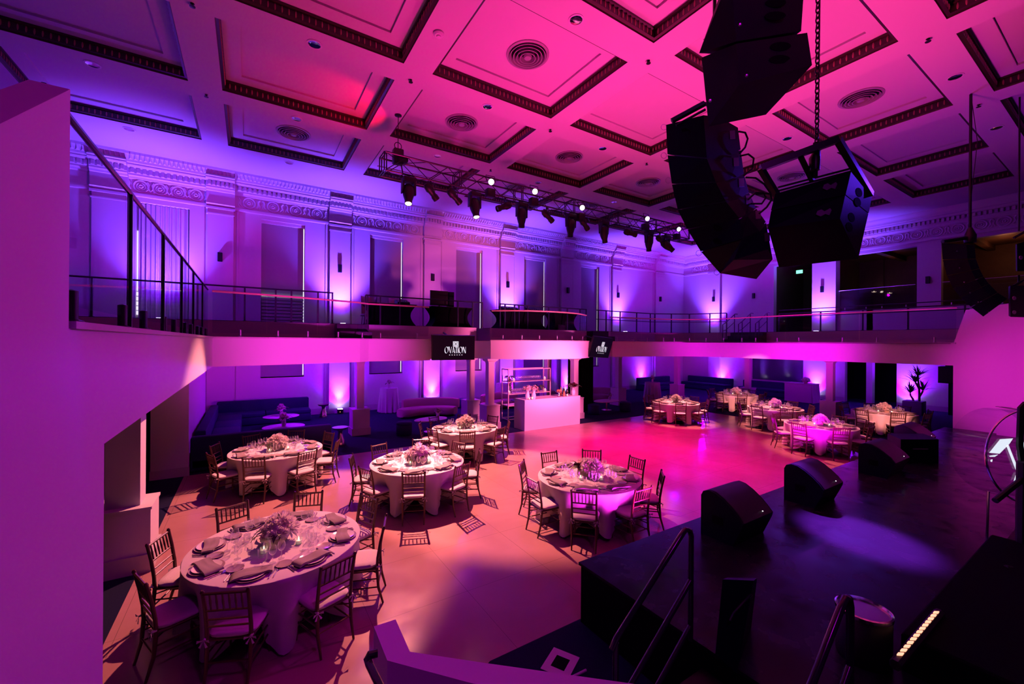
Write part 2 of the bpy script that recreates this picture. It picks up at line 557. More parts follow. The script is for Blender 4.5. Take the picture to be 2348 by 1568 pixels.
DL = [(721, 101), (680, 272), (1118, 244), (1004, 357), (1321, 45), (1382, 340), (1234, 418), (1805, 317), (2190, 176), (2285, 293), (1408, 463), (212, 147), (296, 296), (663, 373)]
dln = ['left of the big pink coffer', 'above the violet double vent', 'at the ceiling beam under the large round vent', 'just above the left part of the truss',
       'at the top of the picture left of the speakers', 'between two coffers left of the speaker array', 'above the middle of the truss', 'right of the curved speaker array', 'right of the hanging chain, near the upper right', 'behind the far cable at the right', 'above the right part of the truss', 'in the dark blue corner of the ceiling',
       'in the bright violet ceiling at the left', 'tiny, near the left end of the truss']
dl0 = None
for (px, py), nm in zip(DL, dln):
    p = at_z(px, py, ZC)
    if dl0 is None:
        dl0 = empty('recessed_downlight')
        mm = MB(); mm.lathe([(0.155, 0.0), (0.155, -0.012), (0.125, -0.016), (0.120, 0.0)], 28); mm.build('trim_ring', M['white'], dl0)
        mm = MB(); mm.loft([[(r * math.cos(2 * PI * a / 28), r * math.sin(2 * PI * a / 28), z) for a in range(28)] for r, z in ((0.122, -0.012), (0.10, -0.006), (0.06, -0.003), (0.0, -0.002))], cap=False)
        mm.build('reflector', M['chmet'], dl0)
        d = dl0
    else:
        d = copy_tree(dl0)
    d.location = p
    tag(d, 'round chrome recessed downlight ' + nm, 'downlight', 'recessed ceiling downlights')

SPK = [(942, 183), (473, 217), (441, 8), (1487, 139), (1262, 297), (2128, 89), (2244, 240), (1125, 389), (1483, 374)]
sp0 = None
for i, (px, py) in enumerate(SPK):
    p = at_z(px, py, ZC)
    if sp0 is None:
        mm = MB(); mm.lathe([(0.0, 0), (0.035, 0), (0.035, -0.01), (0.015, -0.02), (0.015, -0.05), (0.05, -0.055), (0.05, -0.065), (0.0, -0.07)], 14)
        s = sp0 = mm.build('ceiling_sprinkler', M['blackm'])
    else:
        s = sp0.copy(); COL.objects.link(s)
    s.location = p
    tag(s, 'small dark sprinkler head where the white ceiling beams cross', 'sprinkler', 'ceiling sprinkler heads')
p = at_z(1006, 76, ZC)
t = empty('smoke_detector', p); tag(t, 'white round smoke detector on the ceiling beam', 'smoke detector')
mm = MB(); mm.lathe([(0.0, 0), (0.11, 0), (0.11, -0.03), (0.08, -0.06), (0.0, -0.065)], 24); mm.build('housing', M['white'], t)
mm = MB(); mm.lathe([(0.0, -0.06), (0.05, -0.06), (0.04, -0.085), (0.0, -0.09)], 20); mm.build('sensor_cap', M['white'], t)

# ------------------------------------------------------------------ back wall
WINS = [(-3.4, -1.9), (0.4, 1.98), (4.66, 6.2), (8.97, 10.5), (13.2, 14.75), (17.5, 19.05)]
WZ0, WZ1 = 1.67, 8.05
m = MB()
edges = [-9.8] + [x for w in WINS for x in w] + [XR + 0.3]
for a, b in zip(edges[0::2], edges[1::2]):
    m.box(a, YB, 0, b, YB + 0.3, ZC)
for a, b in WINS:
    m.box(a, YB, 0, b, YB + 0.3, WZ0)
    m.box(a, YB, WZ1, b, YB + 0.3, ZC)
    m.box(a, YB + 0.24, WZ0, b, YB + 0.3, WZ1)
structure(m.build('wall_back', M['paint'], smooth=0), 'tall white back wall with pilasters')
for i, (a, b) in enumerate(WINS):
    w = empty('window_%d' % (i + 1), ((a + b) / 2, YB, WZ0)); structure(w, 'tall window closed by a grey blind')
    hw = (b - a) / 2
    if i == 0:
        # curtain over the leftmost window
        m = MB(); nn = 90
        ring = []
        for k in range(nn + 1):
            x = -hw + 0.06 + (2 * hw - 0.1) * k / nn
            ring.append((x, 0.12 + 0.055 * math.sin(k * 0.75) + 0.02 * math.sin(k * 0.31)))
        vs = [(x, y, ZT - WZ0 + 0.03) for x, y in ring] + [(x, y, WZ1 - WZ0 - 0.02) for x, y in ring]
        m.add(vs, [(k, k + 1, nn + 2 + k, nn + 1 + k) for k in range(nn)])
        m.build('curtain', M['curtain'], w, smooth=80)
        m = MB(); m.box(-hw + 0.01, 0.17, ZT - WZ0 + 1.2, -hw + 0.035, 0.2, WZ1 - WZ0 - 1.0); m.build('daylight_gap', M['slit'], w, smooth=0)
        m = MB()
        for j in range(5): m.box(-hw - 0.0, 0.17, ZT - WZ0 + 0.35 + j * 0.17, -hw + 0.07, 0.2, ZT - WZ0 + 0.48 + j * 0.17)
        m.build('daylight_slats', M['slit'], w, smooth=0)
        continue
    m = MB(); m.box(-hw, 0.16, 0.0, hw - 0.045, 0.18, WZ1 - WZ0 - 0.06); m.build('blind', M['blind'], w, smooth=0)
    m = MB(); m.box(-hw, 0.08, WZ1 - WZ0 - 0.12, hw, 0.2, WZ1 - WZ0); m.build('blind_cassette', M['paint'], w, smooth=0)
    m = MB(); m.box(hw - 0.045, 0.19, 0.04, hw - 0.015, 0.2, WZ1 - WZ0 - 0.13); m.build('daylight_gap', M['slit'], w, smooth=0)
    m = MB(); m.box(hw - 0.014, 0.1, 0.0, hw, 0.2, WZ1 - WZ0); m.box(-hw, 0.0, -0.03, hw, 0.2, 0.0); m.build('window_frame', M['paint'], w, smooth=0)
    if i == 1:
        m = MB()
        for j in range(9): m.box(-hw + 0.03, 0.11, ZT - WZ0 + 0.05 + j * 0.135, hw - 0.03, 0.14, ZT - WZ0 + 0.145 + j * 0.135)
        m.build('louvre', M['base'], w, smooth=0)
        m = MB(); m.box(-hw + 0.02, 0.1, ZT - WZ0 + 1.28, hw - 0.03, 0.15, ZT - WZ0 + 1.31); m.build('louvre_gap', M['slit'], w, smooth=0)

PILS = [(-4.5, -3.62), (-1.35, -0.53), (2.94, 3.78), (7.22, 8.05), (11.57, 12.41), (15.84, 16.70), (20.15, 20.96), (24.45, 25.3)]
kt = NTRIM
for a, b in PILS:
    kt += 1
    m = MB()
    m.box(a, YB - 0.14, 0.0, b, YB, 8.22)
    m.box(a - 0.04, YB - 0.18, 0.0, b + 0.04, YB, 0.22)
    m.box(a - 0.03, YB - 0.17, 7.95, b + 0.03, YB, 8.0)
    m.box(a - 0.05, YB - 0.19, 8.16, b + 0.05, YB, 8.24)
    structure(m.build('trim_%d' % kt, M['paint'], smooth=0), 'white pilaster')
# raised bay frames between the pilasters
for (a, b), (c, d) in zip(PILS[:-1], PILS[1:]):
    kt += 1
    m = MB()
    for x in (b + 0.10, c - 0.16):
        m.box(x, YB - 0.035, 0.0, x + 0.06, YB, 8.22)
    structure(m.build('trim_%d' % kt, M['paint'], smooth=0))

PROF = [(0, 8.22), (.08, 8.22), (.09, 8.28), (.08, 8.34), (.03, 8.36), (.03, 8.80), (.08, 8.82), (.10, 8.88), (.15, 8.92), (.15, 8.97), (.17, 8.98), (.17, 9.15), (.28, 9.17), (.33, 9.22), (.33, 9.27), (.38, 9.29), (.40, 9.38), (.44, 9.45), (.52, 9.52), (.54, 9.6), (0, 9.6)]


def cornice_back(m, x0, x1):
    m.loft([[(x, YB - o, z) for o, z in PROF] for x in (x0, x1)])
    n = int((x1 - x0) / 0.165)
    for i in range(n):
        x = x0 + (i + 0.25) * (x1 - x0) / n
        m.box(x, YB - 0.25, 8.99, x + 0.095, YB - 0.15, 9.15)
    n = int((x1 - x0) / 0.13)
    for i in range(n):   # leaf row at the top
        x = x0 + (i + 0.5) * (x1 - x0) / n
        m.loft([[(x - 0.05, YB - 0.40, 9.36), (x + 0.05, YB - 0.40, 9.36), (x, YB - 0.47, 9.40)], [(x - 0.03, YB - 0.50, 9.52), (x + 0.03, YB - 0.50, 9.52), (x, YB - 0.55, 9.51)]])


def breaks_back(m, a, b):
    """the cornice steps forward over a pilaster"""
    e = 0.16
    m.loft([[(x, YB - o - (e if 8.3 < z < 9.3 else 0.02), z) for o, z in PROF] for x in (a - 0.04, b + 0.04)])
    n = 6
    for i in range(n):
        x = a + (i + 0.2) * (b - a) / n
        m.box(x, YB - 0.25 - e, 8.99, x + 0.085, YB - 0.15 - e, 9.15)


m = MB(); cornice_back(m, -9.0, XR)
for a, b in PILS: breaks_back(m, a, b)
kt += 1
structure(m.build('trim_%d' % kt, M['plaster'], smooth=30), 'white dentil cornice of the back wall')


def torus(m, c, rad, r, axis, n=18, sx=1.0, k=5):
    """ring in the plane facing axis ('y' or 'x')"""
    rings = []
    for i in range(n + 1):
        a = 2 * PI * i / n
        ring = []
        for j in range(k):
            b = 2 * PI * j / k
            u = (rad + r * math.cos(b)) * math.cos(a) * sx
            w = (rad + r * math.cos(b)) * math.sin(a)
            q = r * math.sin(b)
            ring.append((c[0] + u, c[1] + q, c[2] + w) if axis == 'y' else (c[0] + q, c[1] + u, c[2] + w))
        rings.append(ring)
    m.loft(rings, cap=False)


def ornament(m, c, axis):
    torus(m, c, 0.20, 0.036, axis, 20)
    torus(m, c, 0.12, 0.022, axis, 14)
    torus(m, c, 0.045, 0.035, axis, 10)
    def P(u, w, q=0.0): return (c[0] + u, c[1] + q, c[2] + w) if axis == 'y' else (c[0] + q, c[1] + u, c[2] + w)
    for s in (-1, 1):
        m.tube([P(s * 0.25, -0.16), P(s * 0.32, -0.05), P(s * 0.29, 0.08), P(s * 0.35, 0.17)], [0.03, 0.04, 0.034, 0.045], 5)
        m.tube([P(s * 0.33, -0.19), P(s * 0.36, -0.1), P(s * 0.34, 0.0)], [0.026, 0.03, 0.02], 5)


m = MB()
for (a, b), (c, d) in zip(PILS[:-1], PILS[1:]):
    n = 4
    for i in range(n):
        x = b + 0.1 + (i + 0.5) * (c - b - 0.2) / n
        ornament(m, (x, YB - 0.035, 8.59), 'y')
kt += 1
structure(m.build('trim_%d' % kt, M['plaster'], smooth=60), 'white plaster frieze of rosettes')

# ------------------------------------------------------------------ right wall (openings to dark rooms above, doors below)
m = MB()
X0, X1 = XR, XR + 0.35
def rw(y0, y1, z0, z1): m.box(X0, y0, z0, X1, y1, z1)
rw(13.1, YB + 0.3, 0, ZC)
rw(10.92, 13.1, 8.05, ZC); rw(10.92, 13.1, 0, ZT)
rw(9.77, 10.92, 0, ZC)
rw(6.5, 9.77, 8.05, ZC); rw(9.4, 9.77, 0, 5.0); rw(8.2, 8.46, 0, 5.0); rw(6.5, 7.23, 0, 5.0); rw(7.23, 9.4, 2.5, 5.0)
rw(5.65, 6.5, 0, ZC)
rw(1.2, 5.65, 8.05, ZC); rw(1.2, 5.65, 0, 5.0)
rw(-3, 1.2, 0, ZC)
structure(m.build('wall_right', M['paint'], smooth=0), 'white right wall with openings')
m = MB()
m.box(XR - 0.14, 16.55, 0, XR, 17.38, 8.22)
m.box(XR - 0.19, 16.5, 8.1, XR, 17.43, 8.24)
kt += 1; structure(m.build('trim_%d' % kt, M['paint'], smooth=0), 'white pilaster on the right wall')
m = MB(); m.box(XR - 0.22, 9.77, ZT, XR, 10.92, 8.22); kt += 1
structure(m.build('trim_%d' % kt, M['paint'], smooth=0), 'white pier between the openings of the right wall')
m = MB()
m.loft([[(XR - o, y, z) for o, z in PROF] for y in (-3, YB)])
n = int(22 / 0.165)
for i in range(n):
    y = -2.9 + i * 0.165
    m.box(XR - 0.25, y, 8.99, XR - 0.15, y + 0.095, 9.15)
for i in range(26):
    ornament(m, (XR - 0.035, 0.9 + i * 0.7, 8.59), 'x')
kt += 1; structure(m.build('trim_%d' % kt, M['plaster'], smooth=50), 'white dentil cornice of the right wall')
# dark rooms behind the openings
m = MB()
XD = XR + 4.5
m.box(XD, -1, 0, XD + 0.2, 14, 9); m.box(X1, -1, 0, XD, -0.8, 9); m.box(X1, 13.3, 0, XD, 13.5, 9)
m.box(X1, -1, 8.3, XD, 14, 8.5); m.box(X1, -1, ZT - 0.2, XD, 14, ZT); m.box(X1, 10.2, ZT, XD, 10.4, 9); m.box(X1, 5.9, ZT, XD, 6.1, 9)
for y in (1.5, 3.6, 7.5, 9.0): m.box(XD - 0.12, y, ZT, XD, y + 0.35, 8.3)
for y in (2.0, 4.6, 8.0): m.box(X1, y, 8.05, XD, y + 0.25, 8.3)
structure(m.build('wall_right_room', M['darkroom'], smooth=0), 'dark panelled rooms behind the right wall')
# dark doorways at floor level
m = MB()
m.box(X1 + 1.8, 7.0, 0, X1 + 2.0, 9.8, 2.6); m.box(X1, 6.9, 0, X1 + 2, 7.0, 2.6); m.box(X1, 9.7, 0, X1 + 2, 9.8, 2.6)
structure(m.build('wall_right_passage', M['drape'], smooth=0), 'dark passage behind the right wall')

# ------------------------------------------------------------------ foreground left wall = stair enclosure + balcony front on the left side
XW = -0.7
m = MB()
prof = [(-2.5, 0), (3.27, 0), (3.27, ZSOF), (11.6, ZSOF), (11.6, ZBAL), (2.7, ZBAL), (2.7, 4.3), (2.08, 3.87), (-2.5, 0.62)]
m.extr([(XW, y, z) for y, z in prof], (-0.13, 0, 0))
structure(m.build('wall_left', M['paint'], smooth=0), 'white stair wall and balcony front at the left')
# low walls by the stage stair in the foreground
m = MB()
z1 = 1.05
P = [at_z(857, 1436, z1), at_z(907, 1420, z1), at_z(940, 1494, z1), at_z(1114, 1520, z1), at_z(1420, 1563, z1), at_z(1700, 1603, z1), at_z(1700, 1668, z1), at_z(1420, 1640, z1), at_z(1081, 1566, z1), at_z(888, 1514, z1)]
m.prism([(p.x, p.y) for p in P], 0.0, z1)
structure(m.build('wall_stair', M['paint'], smooth=0), 'low white stair parapet in the foreground')
# walls under the balcony on the left
m = MB()
m.box(-1.85, 12.15, 0, -1.17, 12.3, ZSOF)
m.box(-1.35, 12.3, 0, -1.2, 16.9, ZSOF)
m.box(-1.75, 16.9, 0, -1.6, YB, ZSOF)
m.box(-1.6, 16.9, 0, -1.2, 17.0, ZSOF)
structure(m.build('wall_left_lower', M['paint'], smooth=0), 'white wall under the left balcony')
m = MB()
m.box(-1.86, 12.12, 0, -1.15, 12.15, 0.2); m.box(-1.2, 12.15, 0, -1.18, 16.9, 0.2)
structure(m.build('baseboard_left', M['base'], smooth=0))
m = MB()
pe = [PILS[0][0] - 1] + [x for p in PILS for x in p] + [XR]
for a, b in zip(pe[0::2], pe[1::2]): m.box(a, YB - 0.03, 0, b, YB, 0.25)
structure(m.build('baseboard_back', M['base'], smooth=0))
m = MB(); m.box(XR - 0.03, 9.45, 0, XR, YB, 0.25); m.box(XR - 0.03, 3.5, 0, XR, 7.2, 0.25)
structure(m.build('baseboard_right', M['base'], smooth=0))
# dim rooms left of the pier
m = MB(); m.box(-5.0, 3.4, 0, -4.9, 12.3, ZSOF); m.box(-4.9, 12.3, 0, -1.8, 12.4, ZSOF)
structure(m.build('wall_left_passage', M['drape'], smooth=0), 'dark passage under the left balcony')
# ------------------------------------------------------------------ balcony
def smooth(path, n=5):
    P = [Vector(q) for q in path]
    out = [tuple(P[0])]
    for i in range(len(P) - 1):
        a, b, c, d = P[max(0, i - 1)], P[i], P[i + 1], P[min(len(P) - 1, i + 2)]
        for k in range(1, n + 1):
            t = k / n
            q = 0.5 * ((2 * b) + (c - a) * t + (2 * a - 5 * b + 4 * c - d) * t * t + (3 * b - a - 3 * c + d) * t ** 3)
            out.append((q.x, q.y))
    return out


F1 = [(XW - 0.13, 3.3), (XW - 0.13, 11.6), (XW, 11.6), (0.4, 11.78), (1.6, 12.1), (2.72, 12.48), (3.02, 12.75), (4.97, 12.75)]
BAY = [(7.28, 12.85), (7.9, 12.3), (8.44, 12.02), (9.2, 11.85), (10.0, 11.85), (10.9, 12.08), (11.8, 12.62)]
BAY0 = BAY
BAY = smooth(BAY)
F3 = [(13.3, 12.78), (15.1, 12.62), (16.6, 12.3), (17.6, 11.7), (17.95, 10.9), (17.9, 9.5), (17.75, 8.0), (17.8, 3.3)]
F30 = F3
F3 = smooth(F3[:6], 4) + F3[6:]
OUT = F1 + [(4.97, 13.7), (7.05, 13.7)] + BAY + [(12.0, 13.7), (13.25, 13.7)] + F3 + [(XR, 3.3), (XR, YB), (-9.0, YB), (-9.0, 3.3)]
m = MB(); m.prism(OUT, ZSOF, ZBAL)
structure(m.build('floor_balcony', M['paint'], smooth=22), 'white curved balcony front and slab')
# thin dark nosing along the top edge
m = MB()
for path in (F1[1:], BAY, F3):
    for a, b in zip(path[:-1], path[1:]):
        d = (Vector((b[0] - a[0], b[1] - a[1], 0))).normalized(); nn = Vector((d.y, -d.x, 0))
        q = [Vector((a[0], a[1], 0)) + nn * 0.03, Vector((b[0], b[1], 0)) + nn * 0.03, Vector((b[0], b[1], 0)) - nn * 0.25, Vector((a[0], a[1], 0)) - nn * 0.25]
        m.prism([(p.x, p.y) for p in q], ZBAL, ZBAL + 0.035)
m.box(XW - 0.25, 2.72, ZBAL, XW + 0.02, 11.6, ZBAL + 0.035)
kt += 1; structure(m.build('trim_%d' % kt, M['base'], smooth=0), 'nosing along the balcony edge')
m = MB()
TIER = [(-9.0, 14.0), (7.3, 14.0), (7.3, 15.2), (7.9, 15.2), (7.9, 14.0), (13.9, 14.0), (17.6, 14.0), (19.3, 13.0), (19.9, 11.2), (19.9, -1.0), (XR, -1.0), (XR, YB), (-9.0, YB)]
m.prism(TIER, ZBAL, ZT)
structure(m.build('floor_tier', M['paint'], smooth=0), 'raised white rear tier on the balcony')
m = MB(); m.prism(TIER, ZT, ZT + 0.01)
structure(m.build('floor_tier_carpet', M['carpet'], smooth=0), 'dark carpet on the rear tier')
m = MB(); m.prism([(-9.0, 12.5), (3.0, 12.8), (4.9, 12.8), (4.9, 13.75), (7.1, 13.75), (7.3, 13.0), (9.6, 12.0), (11.8, 12.7), (11.9, 13.75), (13.3, 13.75), (13.3, 12.9), (17.0, 12.3), (17.7, 10.5), (17.7, 3.4), (19.85, 3.4), (19.85, 11.2), (19.2, 12.95), (17.6, 13.98), (-9.0, 13.98)], ZBAL, ZBAL + 0.008)
structure(m.build('floor_balcony_carpet', M['carpet'], smooth=0))


def rail_run(name, pts, z0, h, posts, label, group, rail_m, post_m, glass=False, mid=None, r=0.025, pr=0.02, clamps=None, topz=None):
    """handrail along pts (x,y), posts at given (x,y)"""
    root = empty(name, (pts[0][0], pts[0][1], z0))
    tag(root, label, 'railing', group)
    L = lambda x, y, z: (x - pts[0][0], y - pts[0][1], z)
    mm = MB(); mm.tube([L(x, y, h) for x, y in pts], r, 8); mm.build('handrail', rail_m, root)
    if mid:
        for q in mid:
            mm = MB(); mm.tube([L(x, y, q) for x, y in pts], r * 0.7, 6); mm.build('mid_rail', post_m, root)
    for x, y in posts:
        mm = MB(); c = L(x, y, 0)
        mm.box(c[0] - pr, c[1] - pr, 0, c[0] + pr, c[1] + pr, h - r * 0.5)
        mm.box(c[0] - pr * 2, c[1] - pr * 2, 0, c[0] + pr * 2, c[1] + pr * 2, 0.012)
        mm.build('post', post_m, root, smooth=0)
    if glass:
        for a, b in zip(pts[:-1], pts[1:]):
            A, B = Vector((a[0], a[1], 0)), Vector((b[0], b[1], 0))
            ln = (B - A).length
            k = max(1, round(ln / 1.9))
            for i in range(k):
                p, q = A.lerp(B, (i + 0.008) / k), A.lerp(B, (i + 0.992) / k)
                d = (q - p).normalized(); nn = Vector((d.y, -d.x, 0)) * 0.006
                mm = MB()
                mm.hexa([L(*(p + nn)[:2], 0.09), L(*(q + nn)[:2], 0.09), L(*(q - nn)[:2], 0.09), L(*(p - nn)[:2], 0.09), L(*(p + nn)[:2], h - 0.03), L(*(q + nn)[:2], h - 0.03), L(*(q - nn)[:2], h - 0.03), L(*(p - nn)[:2], h - 0.03)])
                mm.build('glass_pane', M['pane'], root, smooth=0)
                for f in ((0.2, 0.8) if ln > 1.2 else (0.5,)):
                    c = p.lerp(q, f); c = L(c.x, c.y, 0)
                    mm = MB(); mm.lathe([(0.05, 0.0), (0.05, 0.012), (0.028, 0.02), (0.028, 0.17), (0.0, 0.18)], 12, c); mm.build('glass_clamp', clamps or M['steel'], root)
    return root


def inset(path, d=0.14):
    res = []
    for i, p in enumerate(path):
        a = Vector(path[max(0, i - 1)]); b = Vector(path[min(len(path) - 1, i + 1)])
        t = (b - a).normalized(); nn = Vector((-t.y, t.x))
        q = Vector(p) + nn * d
        res.append((q.x, q.y))
    return res


# left glass balustrade, running away from the camera
posts_l = [(-0.79, at_X(px, 700, -0.79).y) for px in (297, 373, 416, 443, 464)]
g = rail_run('glass_railing', [(-0.79, 2.72), (-0.79, 11.55)], ZBAL + 0.035, 1.06, posts_l, 'black railed glass balustrade on the white wall at the left', 'balcony glass railings', M['gloss'], M['blackm'], glass=True, r=0.018, pr=0.015, clamps=M['blackm'])
g = rail_run('glass_railing', inset(F1[2:]), ZBAL + 0.035, 1.05, [], 'copper topped glass railing on the balcony left of the tilted screen', 'balcony glass railings', M['copper'], M['blackm'], glass=True, r=0.026)
g = rail_run('glass_railing', inset(BAY0), ZBAL + 0.035, 1.05, [], 'copper topped glass railing on the curved bay above the white bar', 'balcony glass railings', M['copper'], M['blackm'], glass=True, r=0.026)
g = rail_run('glass_railing', inset(F30), ZBAL + 0.035, 1.05, [], 'copper topped glass railing along the right balcony', 'balcony glass railings', M['copper'], M['blackm'], glass=True, r=0.026)
# dark steel rails on the tier
YT = 14.12
def pxX(px): return at_Y(px, 700, YT).x
def TR(label, xs, x0, x1, mid=(0.5,), extra=None):
    return rail_run('tier_railing', [(x0, YT), (x1, YT)], ZT + 0.01, 0.97, [(x, YT) for x in xs], label, 'dark steel rails on the rear tier', M['navyrail'], M['navyrail'], mid=mid, r=0.024, pr=0.022)
TR('dark steel tier rail in front of the louvred window at the left', [pxX(p) for p in (210, 453, 561, 632, 668, 729, 762)], -4.6, pxX(764), mid=())
TR('dark steel tier rail behind the black covered tables', [pxX(p) for p in (838, 843, 872, 917, 1050, 1084, 1106)], pxX(838), pxX(1107), mid=())
TR('dark steel tier rail above the curved bay', [pxX(p) for p in (1147, 1158, 1180, 1190, 1210, 1258, 1301, 1330, 1344)], pxX(1146), pxX(1345), mid=())
r4 = [(pxX(1368), YT), (17.55, YT), (19.25, 13.15), (20.0, 11.6)]
rail_run('tier_railing', r4, ZT + 0.01, 0.97, [(pxX(1372), YT), (pxX(1390), YT), (pxX(1422), YT), (pxX(1460), YT), (pxX(1502), YT), (17.4, YT), (18.4, 13.6), (19.25, 13.15), (19.7, 12.3), (20.0, 11.6)], 'dark steel tier rail turning the back right corner', 'dark steel rails on the rear tier', M['navyrail'], M['navyrail'], mid=(0.55,), r=0.024, pr=0.022)
r5 = [(20.0, 9.2), (20.0, 3.4)]
rail_run('tier_railing', r5, ZT + 0.01, 0.8, [(20.0, y) for y in (9.2, 7.6, 6.2, 4.9, 3.5)], 'dark steel tier rail along the right balcony', 'dark steel rails on the rear tier', M['navyrail'], M['navyrail'], mid=(0.65, 0.95), r=0.024, pr=0.022)


def steps(name, c, w, n, rise, run, axis, label, mt):
    """flight climbing along +axis from c (foot centre)"""
    root = empty(name, c); tag(root, label, 'steps')
    for i in range(n):
        mm = MB()
        if axis == 'y': mm.box(-w / 2, i * run, 0, w / 2, (i + 1) * run + 0.02, (i + 1) * rise)
        else: mm.box(i * run, -w / 2, 0, (i + 1) * run + 0.02, w / 2, (i + 1) * rise)
        mm.build('step', mt, root, smooth=0)
    return root


st = steps('tier_steps', (pxX(802), 13.15, ZBAL + 0.01), 0.95, 2, 0.235, 0.4, 'y', 'black steps up to the tier at the left, beside the tables', M['blackm'])
st = steps('tier_steps', (pxX(1358), 13.15, ZBAL + 0.01), 0.95, 2, 0.235, 0.4, 'y', 'black steps up to the tier beside the small tilted screen', M['blackm'])
st = steps('tier_steps', (19.0, 10.4, ZBAL + 0.01), 1.5, 3, 0.16, 0.28, 'x', 'black steps with handrails up to the right tier', M['blackm'])
for y in (9.65, 10.4, 11.15):
    mm = MB(); yy = y - 10.4
    mm.tube([(-0.1, yy, 0.0), (-0.1, yy, 0.85), (0.15, yy, 0.95), (0.95, yy, 1.4), (1.15, yy, 1.4)], 0.022, 8)
    mm.tube([(0.9, yy, 0.48), (0.9, yy, 1.38)], 0.02, 8); mm.tube([(0.2, yy, 0.16), (0.2, yy, 0.96)], 0.02, 8)
    mm.tube([(-0.1, yy, 0.55), (0.15, yy, 0.6), (0.9, yy, 1.0)], 0.016, 8)
    mm.build('step_handrail', M['navyrail'], st)

# ------------------------------------------------------------------ columns on pedestals
def column(x, y, label, a=0.24, pw=0.55, rz=0.0, br=True):
    t = empty('column_trim', (x, y, 0), rz); t['kind'] = 'structure'; t['label'] = label
    t.name = 'column'
    mm = MB(); mm.box(-pw / 2, -pw / 2, 0, pw / 2, pw / 2, 0.84); mm.box(-pw / 2 - 0.015, -pw / 2 - 0.015, 0.84, pw / 2 + 0.015, pw / 2 + 0.015, 0.875)
    mm.build('pedestal', M['paint'], t, smooth=0)
    mm = MB(); mm.box(-pw / 2 - 0.03, -pw / 2 - 0.03, 0, pw / 2 + 0.03, pw / 2 + 0.03, 0.24); mm.build('plinth', M['base'], t, smooth=0)
    mm = MB(); mm.box(-a / 2, -a / 2, 0.875, a / 2, a / 2, ZSOF); mm.build('shaft', M['paint'], t, smooth=0)
    if br:
        mm = MB()
        q = [(a / 2, 2.38), (a / 2 + 0.02, 2.44), (a / 2 + 0.08, 2.48), (a / 2 + 0.10, ZSOF)]
        mm.loft([[(-s, -s, z), (s, -s, z), (s, s, z), (-s, s, z)] for s, z in [(a / 2 + 0.002, 2.38)] + q])
        mm.build('capital', M['paint'], t, smooth=0)
    return t


column(-1.43, 7.72, 'white square column on a pedestal at the lower left', a=0.36, pw=0.62)
column(3.20, 14.68, 'white square column on a pedestal by the left lounge')
column(7.48, 13.25, 'white column left of the bar')
column(7.45, 14.75, 'white column behind the left bay column')
column(11.55, 13.25, 'white column right of the bar')
column(11.95, 15.6, 'white column behind the bar')
column(16.0, 14.95, 'white column beside the tall cocktail table')
column(20.3, 14.6, 'white column at the far corner lounge')
column(22.0, 11.6, 'white bracketed column behind the far tables')
column(19.9, 7.2, 'white bracketed column behind the right tables')
# end pier of the right balcony + right stair wall
m = MB()
m.box(17.8, 2.9, 0, 18.15, 3.35, ZSOF)
m.extr([(17.8, y, z) for y, z in ((3.35, ZSOF), (3.35, ZBAL), (3.1, 4.2), (0.5, 4.6), (-4, 6.0), (-4, 0), (2.9, 0), (2.9, ZSOF))], (0.2, 0, 0))
structure(m.build('wall_right_front', M['paint'], smooth=0), 'white balcony end wall at the right')
m = MB()
m.extr([(17.5, y, z) for y, z in ((2.45, 0.68), (2.45, 1.42), (1.95, 1.36), (-1.5, 2.9), (-1.5, 0.68))], (0.12, 0, 0))
m.extr([(17.47, y, z) for y, z in ((2.48, 1.42), (2.48, 1.46), (1.95, 1.40), (-1.5, 2.95), (-1.5, 2.9), (1.95, 1.36))], (0.18, 0, 0))
structure(m.build('wall_right_stair', M['paint'], smooth=0), 'low white stair parapet at the right')
